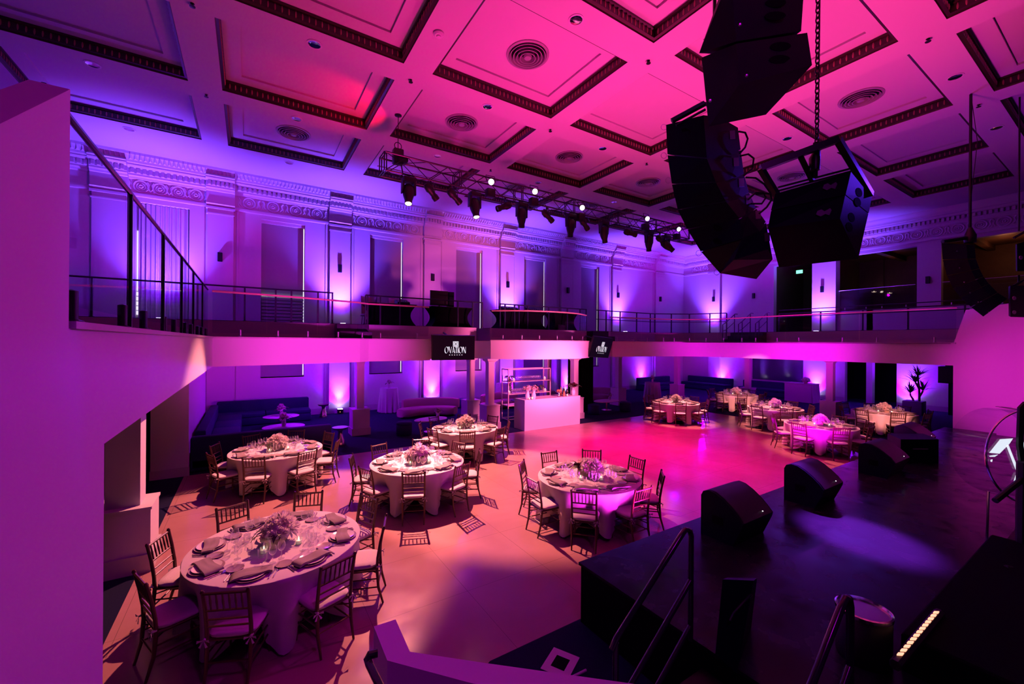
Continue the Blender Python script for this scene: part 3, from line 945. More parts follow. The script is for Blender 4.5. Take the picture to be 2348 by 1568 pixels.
# ------------------------------------------------------------------ chairs
def seat_bits(far=False):
    root = empty('chair')
    mm = MB(); mm.rbox(-0.20, -0.20, 0.405, 0.20, 0.21, 0.435, 0.012, 1)
    mm.build('seat', M['wood'], root)
    mm = MB()
    # loose cushion, slightly domed
    n = 6
    rings = []
    for z, s, e in ((0.436, 0.96, 0.5), (0.445, 1.02, 0.5), (0.468, 1.03, 0.5), (0.482, 0.95, 0.55), (0.488, 0.7, 0.6)):
        ring = []
        for k in range(24):
            a = 2 * PI * k / 24
            c, s_ = math.cos(a), math.sin(a)
            ring.append((0.205 * s * math.copysign(abs(c) ** e, c), 0.005 + 0.205 * s * math.copysign(abs(s_) ** e, s_), z))
        rings.append(ring)
    mm.loft(rings)
    cu = mm.build('cushion', M['cush'], root, smooth=60)
    if not far:
        for sx in (-1, 1):
            mm = MB()
            x, y, z = sx * 0.195, -0.215, 0.45
            mm.tube([(x, y + 0.02, z), (x, y - 0.02, z)], 0.012, 6)
            for q in (-1, 1):
                mm.add([(x, y - 0.02, z), (x + q * 0.05, y - 0.035, z + 0.012), (x + q * 0.055, y - 0.03, z - 0.02)], [(0, 1, 2)])
                mm.add([(x, y - 0.02, z), (x + q * 0.02, y - 0.035, z - 0.06), (x + q * 0.04, y - 0.03, z - 0.055)], [(0, 1, 2)])
            mm.build('cushion_tie', M['cush'], cu, smooth=0)
    for sx in (-1, 1):
        mm = MB()
        x = sx * 0.185
        mm.tube([(x, 0.195, 0.43), (x, 0.195, 0.38), (x, 0.195, 0.30), (x, 0.195, 0.285), (x, 0.195, 0.16), (x, 0.195, 0.145), (x, 0.20, 0.0)], [0.018, 0.017, 0.015, 0.019, 0.015, 0.019, 0.011], 6 if far else 8)
        mm.build('leg', M['wood'], root)
        mm = MB()
        mm.tube([(x * 0.97, -0.27, 0.0), (x * 0.99, -0.215, 0.2), (x, -0.198, 0.42), (x, -0.205, 0.55), (x * 1.0, -0.235, 0.74), (x * 1.02, -0.27, 0.895), (x * 1.02, -0.273, 0.905), (x * 1.02, -0.276, 0.925)], [0.012, 0.017, 0.019, 0.018, 0.017, 0.016, 0.019, 0.010], 6 if far else 8)
        mm.build('leg', M['wood'], root)
    def by(z): return -0.198 - 0.077 * max(0, (z - 0.45) / 0.45) ** 1.25
    mm = MB()
    for z, r in ((0.888, 0.0135), (0.715, 0.011), (0.625, 0.010), (0.555, 0.010)):
        mm.tube([(-0.185, by(z), z), (0.185, by(z), z)], r, 6)
    if far:
        for i in range(6):
            x = -0.132 + i * 0.0528
            mm.tube([(x, by(0.715), 0.715), (x, by(0.888), 0.888)], 0.008, 4)
    bk = mm.build('backrest', M['wood'], root)
    if not far:
        for i in range(6):
            x = -0.132 + i * 0.0528
            mm = MB(); mm.tube([(x, by(0.715), 0.715), (x, by(0.76), 0.76), (x, by(0.80), 0.80), (x, by(0.84), 0.84), (x, by(0.888), 0.888)], [0.007, 0.008, 0.0105, 0.008, 0.007], 6)
            mm.build('spindle', M['wood'], bk)
    for sx in (-1, 1):
        mm = MB()
        for z in (0.30, 0.20): mm.tube([(sx * 0.184, -0.215, z), (sx * 0.185, 0.195, z)], 0.009, 6)
        mm.build('stretcher', M['wood'], root)
    mm = MB()
    for z in (0.27, 0.17): mm.tube([(-0.185, 0.195, z), (0.185, 0.195, z)], 0.009, 6)
    mm.build('stretcher', M['wood'], root)
    mm = MB(); mm.tube([(-0.183, -0.215, 0.23), (0.183, -0.215, 0.23)], 0.009, 6)
    mm.tube([(-0.18, -0.215, 0.36), (0.18, 0.19, 0.36)], 0.008, 5); mm.tube([(0.18, -0.215, 0.355), (-0.18, 0.19, 0.355)], 0.008, 5)
    mm.build('stretcher', M['wood'], root)
    return root


CH_N, CH_F = seat_bits(), seat_bits(True)
first = {'n': True, 'f': True}


def wine_glass(far):
    prof_b = [(0.006, 0.085), (0.020, 0.092), (0.036, 0.112), (0.040, 0.135), (0.036, 0.165), (0.032, 0.185)]
    if far:
        mm = MB(); mm.lathe([(0.033, 0.0), (0.033, 0.003), (0.005, 0.008), (0.0045, 0.08)] + prof_b, 10)
        return mm.build('wine_glass', M['glass'], smooth=50)
    t = empty('wine_glass')
    mm = MB(); mm.loft([[(r * math.cos(2 * PI * k / 14), r * math.sin(2 * PI * k / 14), z) for k in range(14)] for r, z in prof_b], cap=False); mm.build('bowl', M['glass'], t, smooth=60)
    mm = MB(); mm.tube([(0, 0, 0.006), (0, 0, 0.045), (0, 0, 0.087)], [0.006, 0.004, 0.006], 6); mm.build('stem', M['glass'], t, smooth=60)
    mm = MB(); mm.lathe([(0.034, 0.0), (0.034, 0.002), (0.006, 0.008)], 14); mm.build('foot', M['glass'], t, smooth=60)
    return t


def tumbler():
    mm = MB(); mm.loft([[(r * math.cos(2 * PI * k / 12), r * math.sin(2 * PI * k / 12), z) for k in range(12)] for r, z in ((0.0, 0.004), (0.030, 0.004), (0.034, 0.02), (0.036, 0.095), (0.034, 0.095), (0.031, 0.02))], cap=False)
    return mm.build('tumbler', M['glass'], smooth=50)


def dinner_plate(far):
    t = empty('dinner_plate')
    mm = MB(); mm.lathe([(0.0, 0.0), (0.11, 0.0), (0.155, 0.012), (0.158, 0.016), (0.11, 0.007), (0.0, 0.006)], 28); mm.build('charger', M['charger'], t, smooth=50)
    mm = MB(); mm.lathe([(0.0, 0.008), (0.09, 0.008), (0.132, 0.024), (0.134, 0.028), (0.09, 0.014), (0.0, 0.013)], 28); mm.build('plate', M['plate'], t, smooth=50)
    return t


def napkin(seed):
    rnd = random.Random(seed)
    mm = MB()
    nx, ny = 12, 7
    top, bot = [], []
    ph = rnd.random() * 6
    for j in range(ny):
        for i in range(nx):
            u, v = i / (nx - 1), j / (ny - 1)
            w = 0.075 * (1 - 0.25 * math.sin(u * 3 + ph) * u)
            x = (u - 0.5) * 0.37
            y = (v - 0.5) * 2 * w + 0.012 * math.sin(5 * u + ph)
            z = 0.030 + 0.009 * abs(math.sin(v * PI * 2.1 + 0.7 * math.sin(3 * u + ph))) * (0.45 + 0.55 * math.sin(PI * min(1, u * 1.15))) + 0.006 * math.sin(9 * u + ph)
            if abs(u - 0.5) > 0.42: z -= 0.012
            top.append((x, y, z + 0.01)); bot.append((x, y, 0.024 if abs(u - .5) < .42 else 0.018))
    n = nx * ny
    f = []
    for j in range(ny - 1):
        for i in range(nx - 1):
            a = j * nx + i
            f.append((a, a + 1, a + nx + 1, a + nx)); f.append((n + a, n + a + nx, n + a + nx + 1, n + a + 1))
    for i in range(nx - 1):
        f.append((i, n + i, n + i + 1, i + 1)); a = (ny - 1) * nx + i; f.append((a, a + 1, n + a + 1, n + a))
    for j in range(ny - 1):
        a = j * nx; f.append((a, a + nx, n + a + nx, n + a)); b = j * nx + nx - 1; f.append((b, n + b, n + b + nx, b + nx))
    mm.add(top + bot, f)
    return mm.build('napkin', M['napkin'], smooth=70)


def cutlery(kind):
    mm = MB()
    if kind == 'fork':
        mm.tube([(0, -0.09, 0.003), (0, 0.0, 0.005), (0, 0.03, 0.006)], [0.006, 0.004, 0.004], 6)
        mm.hexa([(-0.004, 0.03, 0.004), (0.004, 0.03, 0.004), (0.012, 0.05, 0.004), (-0.012, 0.05, 0.004), (-0.004, 0.03, 0.007), (0.004, 0.03, 0.007), (0.012, 0.05, 0.007), (-0.012, 0.05, 0.007)])
        for x in (-0.0095, -0.003, 0.003, 0.0095): mm.box(x - 0.0018, 0.05, 0.004, x + 0.0018, 0.095, 0.007)
    elif kind == 'knife':
        mm.tube([(0, -0.11, 0.004), (0, -0.01, 0.005)], [0.007, 0.005], 6)
        mm.hexa([(-0.008, -0.01, 0.003), (0.007, -0.01, 0.003), (0.006, 0.10, 0.003), (-0.002, 0.115, 0.003), (-0.008, -0.01, 0.006), (0.007, -0.01, 0.006), (0.006, 0.10, 0.006), (-0.002, 0.115, 0.006)])
    else:
        mm.tube([(0, -0.09, 0.003), (0, 0.04, 0.006)], [0.006, 0.0035], 6)
        mm.loft([[(0.019 * s * math.cos(2 * PI * k / 10), 0.062 + 0.029 * s * math.sin(2 * PI * k / 10), z) for k in range(10)] for s, z in ((0.3, 0.001), (1, 0.006), (0.8, 0.0065), (0.3, 0.003))])
    return mm.build('table_' + kind if kind == 'knife' else kind, M['silver'], smooth=50)


def bread_plate():
    mm = MB(); mm.lathe([(0.0, 0.0), (0.055, 0.0), (0.082, 0.01), (0.083, 0.013), (0.055, 0.006), (0.0, 0.005)], 22)
    return mm.build('bread_plate', M['charger'], smooth=50)


def bloom_mesh(mt, layers, rad, seed, pw=1.0):
    rnd = random.Random(seed)
    mm = MB()
    for L_, (cnt, r, h, op) in enumerate(layers):
        for k in range(cnt):
            a = 2 * PI * (k + 0.5 * (L_ % 2)) / cnt + rnd.uniform(-0.15, 0.15)
            w = PI / cnt * 1.25 * pw
            vs = []
            for i in range(4):
                t = i / 3
                for j in range(3):
                    b = a + (j - 1) * w * (math.sin(PI * (0.18 + 0.72 * t)))
                    rr = rad * (0.12 + (r - 0.12) * t ** 0.7) * (1 + (0.08 if j == 1 else 0))
                    zz = rad * (h * math.sin(t * PI / 2) + op * t * t)
                    vs.append((rr * math.cos(b), rr * math.sin(b), zz))
            fs = []
            for i in range(3):
                for j in range(2):
                    q = i * 3 + j
                    fs.append((q, q + 1, q + 4, q + 3))
            mm.add(vs, fs)
    return mm.build('bloom', mt, smooth=80)


ROSE = [(5, 0.30, 0.85, 0.15), (6, 0.6, 0.75, 0.1), (7, 0.88, 0.5, -0.05), (8, 1.1, 0.2, -0.25)]
DAHL = [(8, 0.35, 0.75, 0.2), (10, 0.65, 0.6, 0.1), (12, 0.95, 0.35, 0.0), (12, 1.15, 0.1, -0.1)]
B0 = bloom_mesh(M['petal'], ROSE, 0.062, 1)
B1 = bloom_mesh(M['petalp'], ROSE, 0.055, 2)
B2 = bloom_mesh(M['petald'], DAHL, 0.056, 3, 0.8)
B3 = bloom_mesh(M['petal'], DAHL, 0.085, 4, 0.7)
mm = MB()
vs = []
for i in range(6):
    t = i / 5
    w = 0.026 * math.sin(PI * min(1, 0.12 + t * 0.9))
    vs += [(-w, 0.0 + 0.13 * t, 0.03 * math.sin(PI * t) + 0.006), (0, 0.13 * t, 0.03 * math.sin(PI * t)), (w, 0.13 * t, 0.03 * math.sin(PI * t) + 0.006)]
mm.add(vs, [(i * 3 + j, i * 3 + j + 1, i * 3 + j + 4, i * 3 + j + 3) for i in range(5) for j in range(2)])
LEAF = mm.build('leaf', M['leaf'], smooth=80)
PARTS0 = [B0, B1, B2, B3, LEAF]


def put(src, parent, loc, axis, spin, scale):
    o = src.copy(); COL.objects.link(o); o.parent = parent; KIDS.setdefault(parent.name, []).append(o)
    q = Vector((0, 0, 1)).rotation_difference(Vector(axis)) if axis is not None else Matrix.Identity(3).to_quaternion()
    o.rotation_mode = 'QUATERNION'
    o.rotation_quaternion = q @ Matrix.Rotation(spin, 3, 'Z').to_quaternion()
    o.location = loc; o.scale = (scale,) * 3
    return o


def arrangement(seed, L=0.23, W=0.12, H=0.11, vase='planter', big=True, scale=1.0, n=24):
    rnd = random.Random(seed)
    t = empty('flower_arrangement')
    mm = MB()
    if vase == 'planter':
        mm.rbox(-L * 0.85, -W * 0.6, 0, L * 0.85, W * 0.6, H, 0.006, 1); mm.build('planter', M['vase'], t)
    else:
        mm.lathe([(0.0, 0), (0.05, 0), (0.055, 0.05), (0.048, 0.15), (0.055, 0.2), (0.04, 0.2)], 16); mm.build('vase', M['plate'], t); H = 0.18
    for i in range(n):
        a = i * 2.39996
        f = math.sqrt((i + 0.5) / n)
        x, y = L * 1.02 * f * math.cos(a), W * 1.25 * f * math.sin(a)
        z = H + 0.02 + 0.13 * (1 - f * f) * (1 if big else 0.8) + rnd.uniform(-0.015, 0.02)
        ax = (x * 3.2, y * 4.5, 0.35 + 0.6 * (1 - f))
        src = rnd.choice([B0, B0, B0, B0, B1, B1, B3, B3, B2]) if big else rnd.choice([B0, B1])
        put(src, t, (x, y, z), ax, rnd.uniform(0, 6), rnd.uniform(1.0, 1.4) * scale)
    for i in range(n // 3):
        a = rnd.uniform(0, 2 * PI); f = rnd.uniform(0.6, 1.05)
        x, y = L * f * math.cos(a), W * 1.1 * f * math.sin(a)
        put(LEAF, t, (x, y, H + 0.02 + 0.08 * (1 - f)), (math.cos(a) * 0.5 * rnd.uniform(-1, 1), math.sin(a) * 0.5, 1), a - PI / 2, rnd.uniform(0.9, 1.5) * scale)
    return t


def votive():
    t = empty('votive_candle')
    mm = MB(); mm.loft([[(r * math.cos(2 * PI * k / 14), r * math.sin(2 * PI * k / 14), z) for k in range(14)] for r, z in ((0.0, 0.0), (0.034, 0.0), (0.038, 0.075), (0.035, 0.075), (0.031, 0.006))], cap=False); mm.build('holder', M['glass'], t, smooth=50)
    mm = MB(); mm.lathe([(0.0, 0.006), (0.029, 0.006), (0.029, 0.04), (0.0, 0.042)], 12); mm.build('wax', M['wax'], t)
    mm = MB(); mm.lathe([(0.0, 0.044), (0.007, 0.05), (0.008, 0.058), (0.0, 0.078)], 8); mm.build('flame', M['flame'], t)
    return t


def table_cloth(seed, rot):
    rnd = random.Random(seed)
    mm = MB()
    n = 144
    RT = 0.915
    ph = rnd.uniform(0, 6)
    amp = [0.75 + 0.5 * rnd.random() for _ in range(8)]
    rings = [[(r * math.cos(2 * PI * k / n), r * math.sin(2 * PI * k / n), 0.752) for k in range(n)] for r in (0.02, 0.5, RT - 0.012)]
    rings.append([(RT * math.cos(2 * PI * k / n), RT * math.sin(2 * PI * k / n), 0.747) for k in range(n)])
    for t in (0.06, 0.18, 0.34, 0.52, 0.70, 0.86, 1.0):
        ring = []
        for k in range(n):
            a = 2 * PI * k / n
            c = 0.5 - 0.5 * math.cos(8 * (a - rot))          # 0 at the chairs, 1 between them
            g = amp[int(((a - rot) % (2 * PI)) / (PI / 4) + 0.0) % 8]
            r = RT - t * 0.20 * (1 - c) - t * 0.06 + t ** 1.2 * 0.11 * (c ** 2.0) * g + t * 0.024 * math.sin(24 * a + ph + 1.2 * math.sin(3 * a)) + t * 0.016 * math.sin(41 * a + 2 * ph)
            zb = 0.24 - 0.21 * c ** 0.8 * min(1.0, g)
            ring.append((r * math.cos(a), r * math.sin(a), 0.742 - (0.742 - zb) * t))
        rings.append(ring)
    mm.loft(rings[::1], cap=False)
    mm.add([(0.02 * math.cos(2 * PI * k / n), 0.02 * math.sin(2 * PI * k / n), 0.752) for k in range(n)], [tuple(range(n))])
    return mm


TABLES = [
    # key, centre, first chair angle, near detail, phrase, short
    ('a', (0.31, 5.65), -112.0, True, 'the round table nearest the camera', 'nearest'),
    ('b', (2.87, 8.00), -113.0, True, 'the middle front table', 'middle'),
    ('c', (5.18, 5.53), -136.0, True, 'the round table beside the stage corner', 'stage'),
    ('d', (0.54, 10.50), -112.0, True, 'the round table before the navy sofa', 'sofa'),
    ('e', (5.14, 10.50), -114.0, True, 'the round table left of the bar', 'bar'),
    ('f', (14.75, 10.66), -136.0, False, 'the leftmost table across the dance floor', 'across'),
    ('g', (19.6, 10.88), -140.0, False, 'the rearmost table across the dance floor', 'rear'),
    ('h', (16.8, 7.85), -138.0, False, 'the middle table across the dance floor', 'centre right'),
    ('i', (14.45, 5.48), -137.0, False, 'the far table closest to the stage wedges', 'wedges'),
    ('j', (19.2, 5.34), -147.0, False, 'the far table before the potted plant', 'plant'),
]
POS = ['near', 'near right', 'right', 'far right', 'far', 'far left', 'left', 'near left']
PROT = {}


def inst(key, maker):
    """first call builds, later calls copy"""
    if key not in PROT:
        PROT[key] = maker()
        return PROT[key]
    return copy_tree(PROT[key])


for ti, (key, (cx, cy), a0, near, phrase, short) in enumerate(TABLES):
    rnd = random.Random(100 + ti)
    t = empty('banquet_table', (cx, cy, 0))
    tag(t, 'ivory draped ' + phrase.replace('the ', '', 1) + ', set for eight', 'table', 'round banquet tables')
    table_cloth(20 + ti, R(a0)).build('tablecloth', M['cloth'], t, smooth=70)
    mm = MB(); mm.lathe([(0.0, 0.70), (0.89, 0.70), (0.90, 0.72), (0.89, 0.745), (0.0, 0.745)], 48); mm.lathe([(0.05, 0.0), (0.05, 0.7)], 10); mm.lathe([(0.3, 0.0), (0.3, 0.03), (0.05, 0.06)], 16); mm.build('table_base', M['black'], t)
    view = math.atan2(-cy, -cx)           # towards the camera
    ZTP = 0.754
    for k in range(8):
        phi = R(a0 + 45 * k)
        rel = (phi - view + PI / 8) % (2 * PI)
        pos = POS[int(rel / (PI / 4)) % 8]
        jit = rnd.uniform(-0.05, 0.05)
        rc = 0.97 + rnd.uniform(-0.03, 0.04)
        kk = 'n' if near else 'f'
        base = CH_N if near else CH_F
        if first[kk]: c = base; first[kk] = False
        else: c = copy_tree(base)
        c.location = (cx + rc * math.cos(phi), cy + rc * math.sin(phi), 0)
        c.rotation_euler = (0, 0, phi + PI / 2 + jit)
        tag(c, 'dark spindle-back chair, %s side of %s' % (pos, phrase), 'chair', 'chairs around the banquet tables')
        er = Vector((math.cos(phi), math.sin(phi), 0)); et = Vector((-math.sin(phi), math.cos(phi), 0)); O = Vector((cx, cy, ZTP))
        rz = phi + PI / 2
        def place(o, r, s, z=0.0, extra=0.0):
            o.location = O + er * r + et * s + Vector((0, 0, z)); o.rotation_euler = (0, 0, rz + extra)
        o = inst('plate', lambda: dinner_plate(False)); place(o, 0.725, 0); tag(o, 'plate on mauve charger, %s place of %s' % (pos, phrase), 'plate', 'place plates on the banquet tables')
        o = inst('napkin%d' % (k % 3), lambda: napkin(k)); place(o, 0.725, 0, 0.0, 0.25 * rnd.uniform(-1, 1) + (0.0 if k % 2 else 0.2)); tag(o, 'taupe folded napkin, %s place of %s' % (pos, phrase), 'napkin', 'napkins on the banquet tables')
        o = inst('bread', bread_plate); place(o, 0.57, -0.22); tag(o, 'small side plate, %s place of %s' % (pos, phrase), 'side plate', 'side plates on the banquet tables')
        if near:
            for q, s in enumerate((-0.195, -0.225)):
                o = inst('fork', lambda: cutlery('fork')); place(o, 0.71, s, 0, rnd.uniform(-.06, .06)); tag(o, 'silver fork left of the %s plate of %s' % (pos, phrase), 'fork', 'forks at the %s place of the %s table' % (pos, short))
            o = inst('knife', lambda: cutlery('knife')); place(o, 0.71, 0.19, 0, rnd.uniform(-.06, .06)); tag(o, 'silver knife, %s place of %s' % (pos, phrase), 'knife', 'knives on the banquet tables')
            o = inst('spoon', lambda: cutlery('spoon')); place(o, 0.71, 0.225, 0, rnd.uniform(-.06, .06)); tag(o, 'silver spoon, %s place of %s' % (pos, phrase), 'spoon', 'spoons on the banquet tables')
        gk = 'glass_n' if near else 'glass_f'
        for q, (r, s) in enumerate(((0.50, 0.13), (0.44, 0.05), (0.40, 0.16))):
            o = inst(gk, lambda: wine_glass(not near)); place(o, r + rnd.uniform(-.015, .015), s + rnd.uniform(-.015, .015)); o.scale = (1, 1, (1.0, 1.12, 1.0)[q])
            tag(o, 'clear wine glass, %s place of %s' % (pos, phrase), 'wine glass', 'wine glasses at the %s place of the %s table' % (pos, short))
        if near and k % 2 == 0:
            o = inst('tumbler', tumbler); place(o, 0.36, -0.05); tag(o, 'short clear tumbler, %s place of %s' % (pos, phrase), 'tumbler', 'tumblers on the front tables')
    fk = 'flow%d' % (ti % 3)
    o = inst(fk, lambda: arrangement(40 + ti)); o.location = (cx, cy, ZTP); o.rotation_euler = (0, 0, R([70, 20, 120, 40, 10, 30, 60, 0, 20, 45][ti]))
    tag(o, 'low cream and burgundy flower box on ' + phrase, 'flowers', 'table centrepieces')
    for q in range(3):
        aa = view + (-0.55, 0.9, 3.0)[q]
        o = inst('votive', votive); o.location = (cx + 0.27 * math.cos(aa), cy + 0.27 * math.sin(aa), ZTP)
        tag(o, 'lit votive candle by the flowers on ' + phrase, 'candle', 'votive candles on the %s table' % short)

# ------------------------------------------------------------------ lounge furniture below the balcony
def sectional(name, runs, label, group=None, mt=None):
    """runs: (x0,y0,x1,y1, back side) rectangles"""
    mt = mt or M['velvet']
    x0 = runs[0][0]; y0 = runs[0][1]
    t = empty(name, (x0, y0, 0)); tag(t, label, 'sofa', group)
    for (a, b, c, d, side) in runs:
        mm = MB(); mm.rbox(a - x0, b - y0, 0.02, c - x0, d - y0, 0.30, 0.03); mm.build('sofa_base', mt, t)
        horiz = side in 'NS'
        ln = (c - a) if horiz else (d - b)
        n = max(1, round(ln / 1.3))
        bw = 0.24
        for i in range(n):
            u0, u1 = i / n, (i + 1) / n
            mm = MB()
            if horiz:
                lo, hi = (b, d - bw) if side == 'N' else (b + bw, d)
                mm.rbox(a + ln * u0 - x0 + .004, lo - y0, 0.30, a + ln * u1 - x0 - .004, hi - y0, 0.45, 0.04)
            else:
                lo, hi = (a, c - bw) if side == 'E' else (a + bw, c)
                mm.rbox(lo - x0, b + ln * u0 - y0 + .004, 0.30, hi - x0, b + ln * u1 - y0 - .004, 0.45, 0.04)
            mm.build('seat_cushion', mt, t)
        mm = MB()
        if side == 'N': mm.rbox(a - x0, d - bw - y0, 0.28, c - x0, d - y0, 0.84, 0.05)
        if side == 'S': mm.rbox(a - x0, b - y0, 0.06, c - x0, b + bw - y0, 0.84, 0.05)
        if side == 'W': mm.rbox(a - x0, b - y0, 0.06, a + bw - x0, d - y0, 0.84, 0.05)
        if side == 'E': mm.rbox(c - bw - x0, b - y0, 0.06, c - x0, d - y0, 0.84, 0.05)
        mm.build('sofa_back', mt, t)
    return t


sectional('sectional_sofa', [(-1.16, 12.32, 1.95, 13.25, 'S'), (-1.15, 13.2, -0.2, 18.2, 'W'), (-1.0, 18.1, 2.1, 19.1, 'N')], 'large navy velvet sectional sofa wrapping the left lounge', 'navy sofas')
sectional('sectional_sofa', [(22.0, 18.0, 25.3, 19.0, 'N')], 'navy velvet sofa against the far back wall, behind the column', 'navy sofas')
sectional('sectional_sofa', [(26.3, 15.3, 27.3, 18.6, 'E')], 'navy velvet sofa in the far right corner by an uplight', 'navy sofas')
sectional('sectional_sofa', [(26.3, 10.9, 27.3, 14.6, 'E')], 'navy velvet sofa under the dark mirror on the right wall', 'navy sofas')


def blob_sofa(c, rz, label, L=1.25):
    t = empty('curved_sofa', c, rz); tag(t, label, 'sofa', 'blush curved sofas')
    def arc(r0, r1, z0, z1, a0, a1, nm, b):
        mm = MB(); n = 24; rings = []
        for i in range(n + 1):
            a = a0 + (a1 - a0) * i / n
            e = 1 - 0.5 * max(0, abs(i / n - 0.5) * 2 - 0.8) / 0.2
            rm, w, h = (r0 + r1) / 2, (r1 - r0) / 2 * e, (z1 - z0)
            ring = []
            for k in range(12):
                q = 2 * PI * k / 12
                cc, ss = math.cos(q), math.sin(q)
                rr = rm + w * math.copysign(abs(cc) ** 0.5, cc); zz = z0 + h / 2 + h / 2 * math.copysign(abs(ss) ** 0.5, ss) * (0.75 + 0.25 * e)
                ring.append((rr * math.cos(a), rr * math.sin(a) - 1.6, zz))
            rings.append(ring)
        mm.loft(rings); mm.build(nm, M['pinkv'], t, smooth=60)
    h = L / 1.6 / 1.0
    arc(1.25, 2.0, 0.05, 0.42, PI / 2 - h, PI / 2 + h, 'sofa_seat', 0)
    arc(1.78, 2.05, 0.30, 0.74, PI / 2 - h, PI / 2 + h * 0.7, 'sofa_back', 0)
    return t


blob_sofa((6.4, 16.8, 0), R(-10), 'blush pink curved sofa between the columns left of the bar')
blob_sofa((9.9, 16.9, 0), R(20), 'blush pink curved sofa behind the bar shelf')
blob_sofa((15.3, 16.6, 0), R(-15), 'blush pink curved sofa right of the bar')


def ottoman(c, label, mt=None, r=0.26, h=0.44):
    t = empty('ottoman', c); tag(t, label, 'ottoman', 'round velvet ottomans')
    mm = MB(); mm.lathe([(0.0, 0.02), (r - 0.02, 0.02), (r, 0.05), (r, h - 0.1), (r - 0.01, h - 0.09)], 28); mm.build('drum', mt or M['velvet'], t, smooth=50)
    mm = MB(); mm.lathe([(0.0, h - 0.09), (r, h - 0.09), (r + 0.005, h - 0.04), (r - 0.03, h), (0.0, h + 0.01)], 28); mm.build('seat_pad', mt or M['velvet'], t, smooth=50)


ottoman((4.45, 13.75, 0), 'dark round ottoman left of the small oval table', M['velvet'])
ottoman((8.6, 18.0, 0), 'dark round ottoman by the back wall, left of the column')
ottoman((12.9, 13.5, 0), 'dark round ottoman right of the white bar')
ottoman((14.7, 13.3, 0), 'dark round ottoman beside the right oval table')


def oval_table(c, rx, ry, label, rz=0, h=0.45, mt=None):
    t = empty('coffee_table', c, rz); tag(t, label, 'coffee table', 'low lounge tables')
    mm = MB(); mm.loft([[(rx * s * math.cos(2 * PI * k / 32), ry * s * math.sin(2 * PI * k / 32), z) for k in range(32)] for s, z in ((0.97, h - 0.03), (1.0, h - 0.02), (1.0, h - 0.005), (0.985, h))]); mm.build('tabletop', mt or M['bar'], t)
    mm = MB(); mm.lathe([(0.24, 0.0), (0.24, 0.02), (0.06, 0.05), (0.05, h - 0.03)], 20); mm.build('table_foot', M['rose'], t)


def posy(loc, label, s=1.0):
    o = inst('posy', lambda: arrangement(77, 0.07, 0.05, 0.1, 'vase', False, 0.95, 9)); o.location = loc; o.scale = (s,) * 3
    tag(o, label, 'flowers', 'small lounge flower vases')


oval_table((1.0, 17.0, 0), 0.58, 0.5, 'pale round coffee table inside the navy sectional sofa, at the back')
posy((1.0, 17.0, 0.45), 'pale posy on the rear coffee table inside the sofa', 1.2)
oval_table((0.95, 14.9, 0), 0.6, 0.5, 'pale round coffee table just behind the front sofa back')
posy((0.95, 14.9, 0.45), 'pale posy on the front coffee table inside the sofa', 1.2)
oval_table((5.4, 13.75, 0), 0.62, 0.4, 'pale oval coffee table left of the bar columns', 0.2)
posy((5.7, 13.85, 0.45), 'dark posy on the oval table left of the bar columns')
oval_table((14.2, 14.0, 0), 0.75, 0.45, 'pale oval coffee table right of the bar', 0.1)
posy((14.5, 14.1, 0.45), 'pink posy on the oval table right of the bar')
oval_table((10.6, 15.9, 0), 0.5, 0.4, 'dark oval coffee table seen behind the bar shelf', 0.1, 0.5, M['black'])


def hour_table(c, label):
    t = empty('side_table', c); tag(t, label, 'side table', 'chrome hourglass side tables')
    mm = MB(); mm.lathe([(0.0, 0.0), (0.16, 0.0), (0.165, 0.02), (0.12, 0.15), (0.07, 0.33), (0.065, 0.42), (0.10, 0.47)], 28); mm.build('waisted_base', M['rose'], t, smooth=50)
    mm = MB(); mm.lathe([(0.10, 0.47), (0.19, 0.49), (0.23, 0.53), (0.23, 0.55), (0.0, 0.55)], 28); mm.build('table_dish', M['rose'], t, smooth=50)


hour_table((2.62, 18.6, 0), 'rose chrome hourglass side table at the back end of the sofa')
hour_table((2.35, 13.35, 0), 'rose chrome hourglass side table at the front end of the sofa')


def draped_round(c, label, r=0.38, h=1.08):
    t = empty('cocktail_table', c); tag(t, label, 'cocktail table', 'tall draped cocktail tables')
    mm = MB(); n = 96
    rings = [[(q * math.cos(2 * PI * k / n), q * math.sin(2 * PI * k / n), h) for k in range(n)] for q in (0.01, r)]
    for tt in (0.05, 0.3, 0.6, 0.85, 1.0):
        rings.append([((r + tt * (0.06 + 0.045 * math.sin(14 * 2 * PI * k / n) + 0.02 * math.sin(23 * 2 * PI * k / n))) * math.cos(2 * PI * k / n), (r + tt * (0.06 + 0.045 * math.sin(14 * 2 * PI * k / n) + 0.02 * math.sin(23 * 2 * PI * k / n))) * math.sin(2 * PI * k / n), h - 0.01 - (h - 0.04) * tt) for k in range(n)])
    mm.loft(rings, cap=False); mm.build('tablecloth', M['cloth'], t, smooth=70)
    mm = MB(); mm.lathe([(0.0, h - 0.03), (r - 0.01, h - 0.03), (r - 0.01, h - 0.005), (0.0, h - 0.005)], 28); mm.lathe([(0.03, 0), (0.03, h - 0.03)], 8); mm.build('table_base', M['black'], t)


draped_round((5.3, 18.55, 0), 'tall round table under a white cloth in the left lounge')
posy((5.3, 18.55, 1.085), 'small posy on the tall draped table at left')
draped_round((18.2, 14.6, 0), 'tall round table under a white cloth right of the centre column')
posy((18.2, 14.6, 1.085), 'small dark posy on the tall draped table at right')
draped_round((10.9, 17.9, 0), 'tall draped round table glimpsed through the bar shelf')
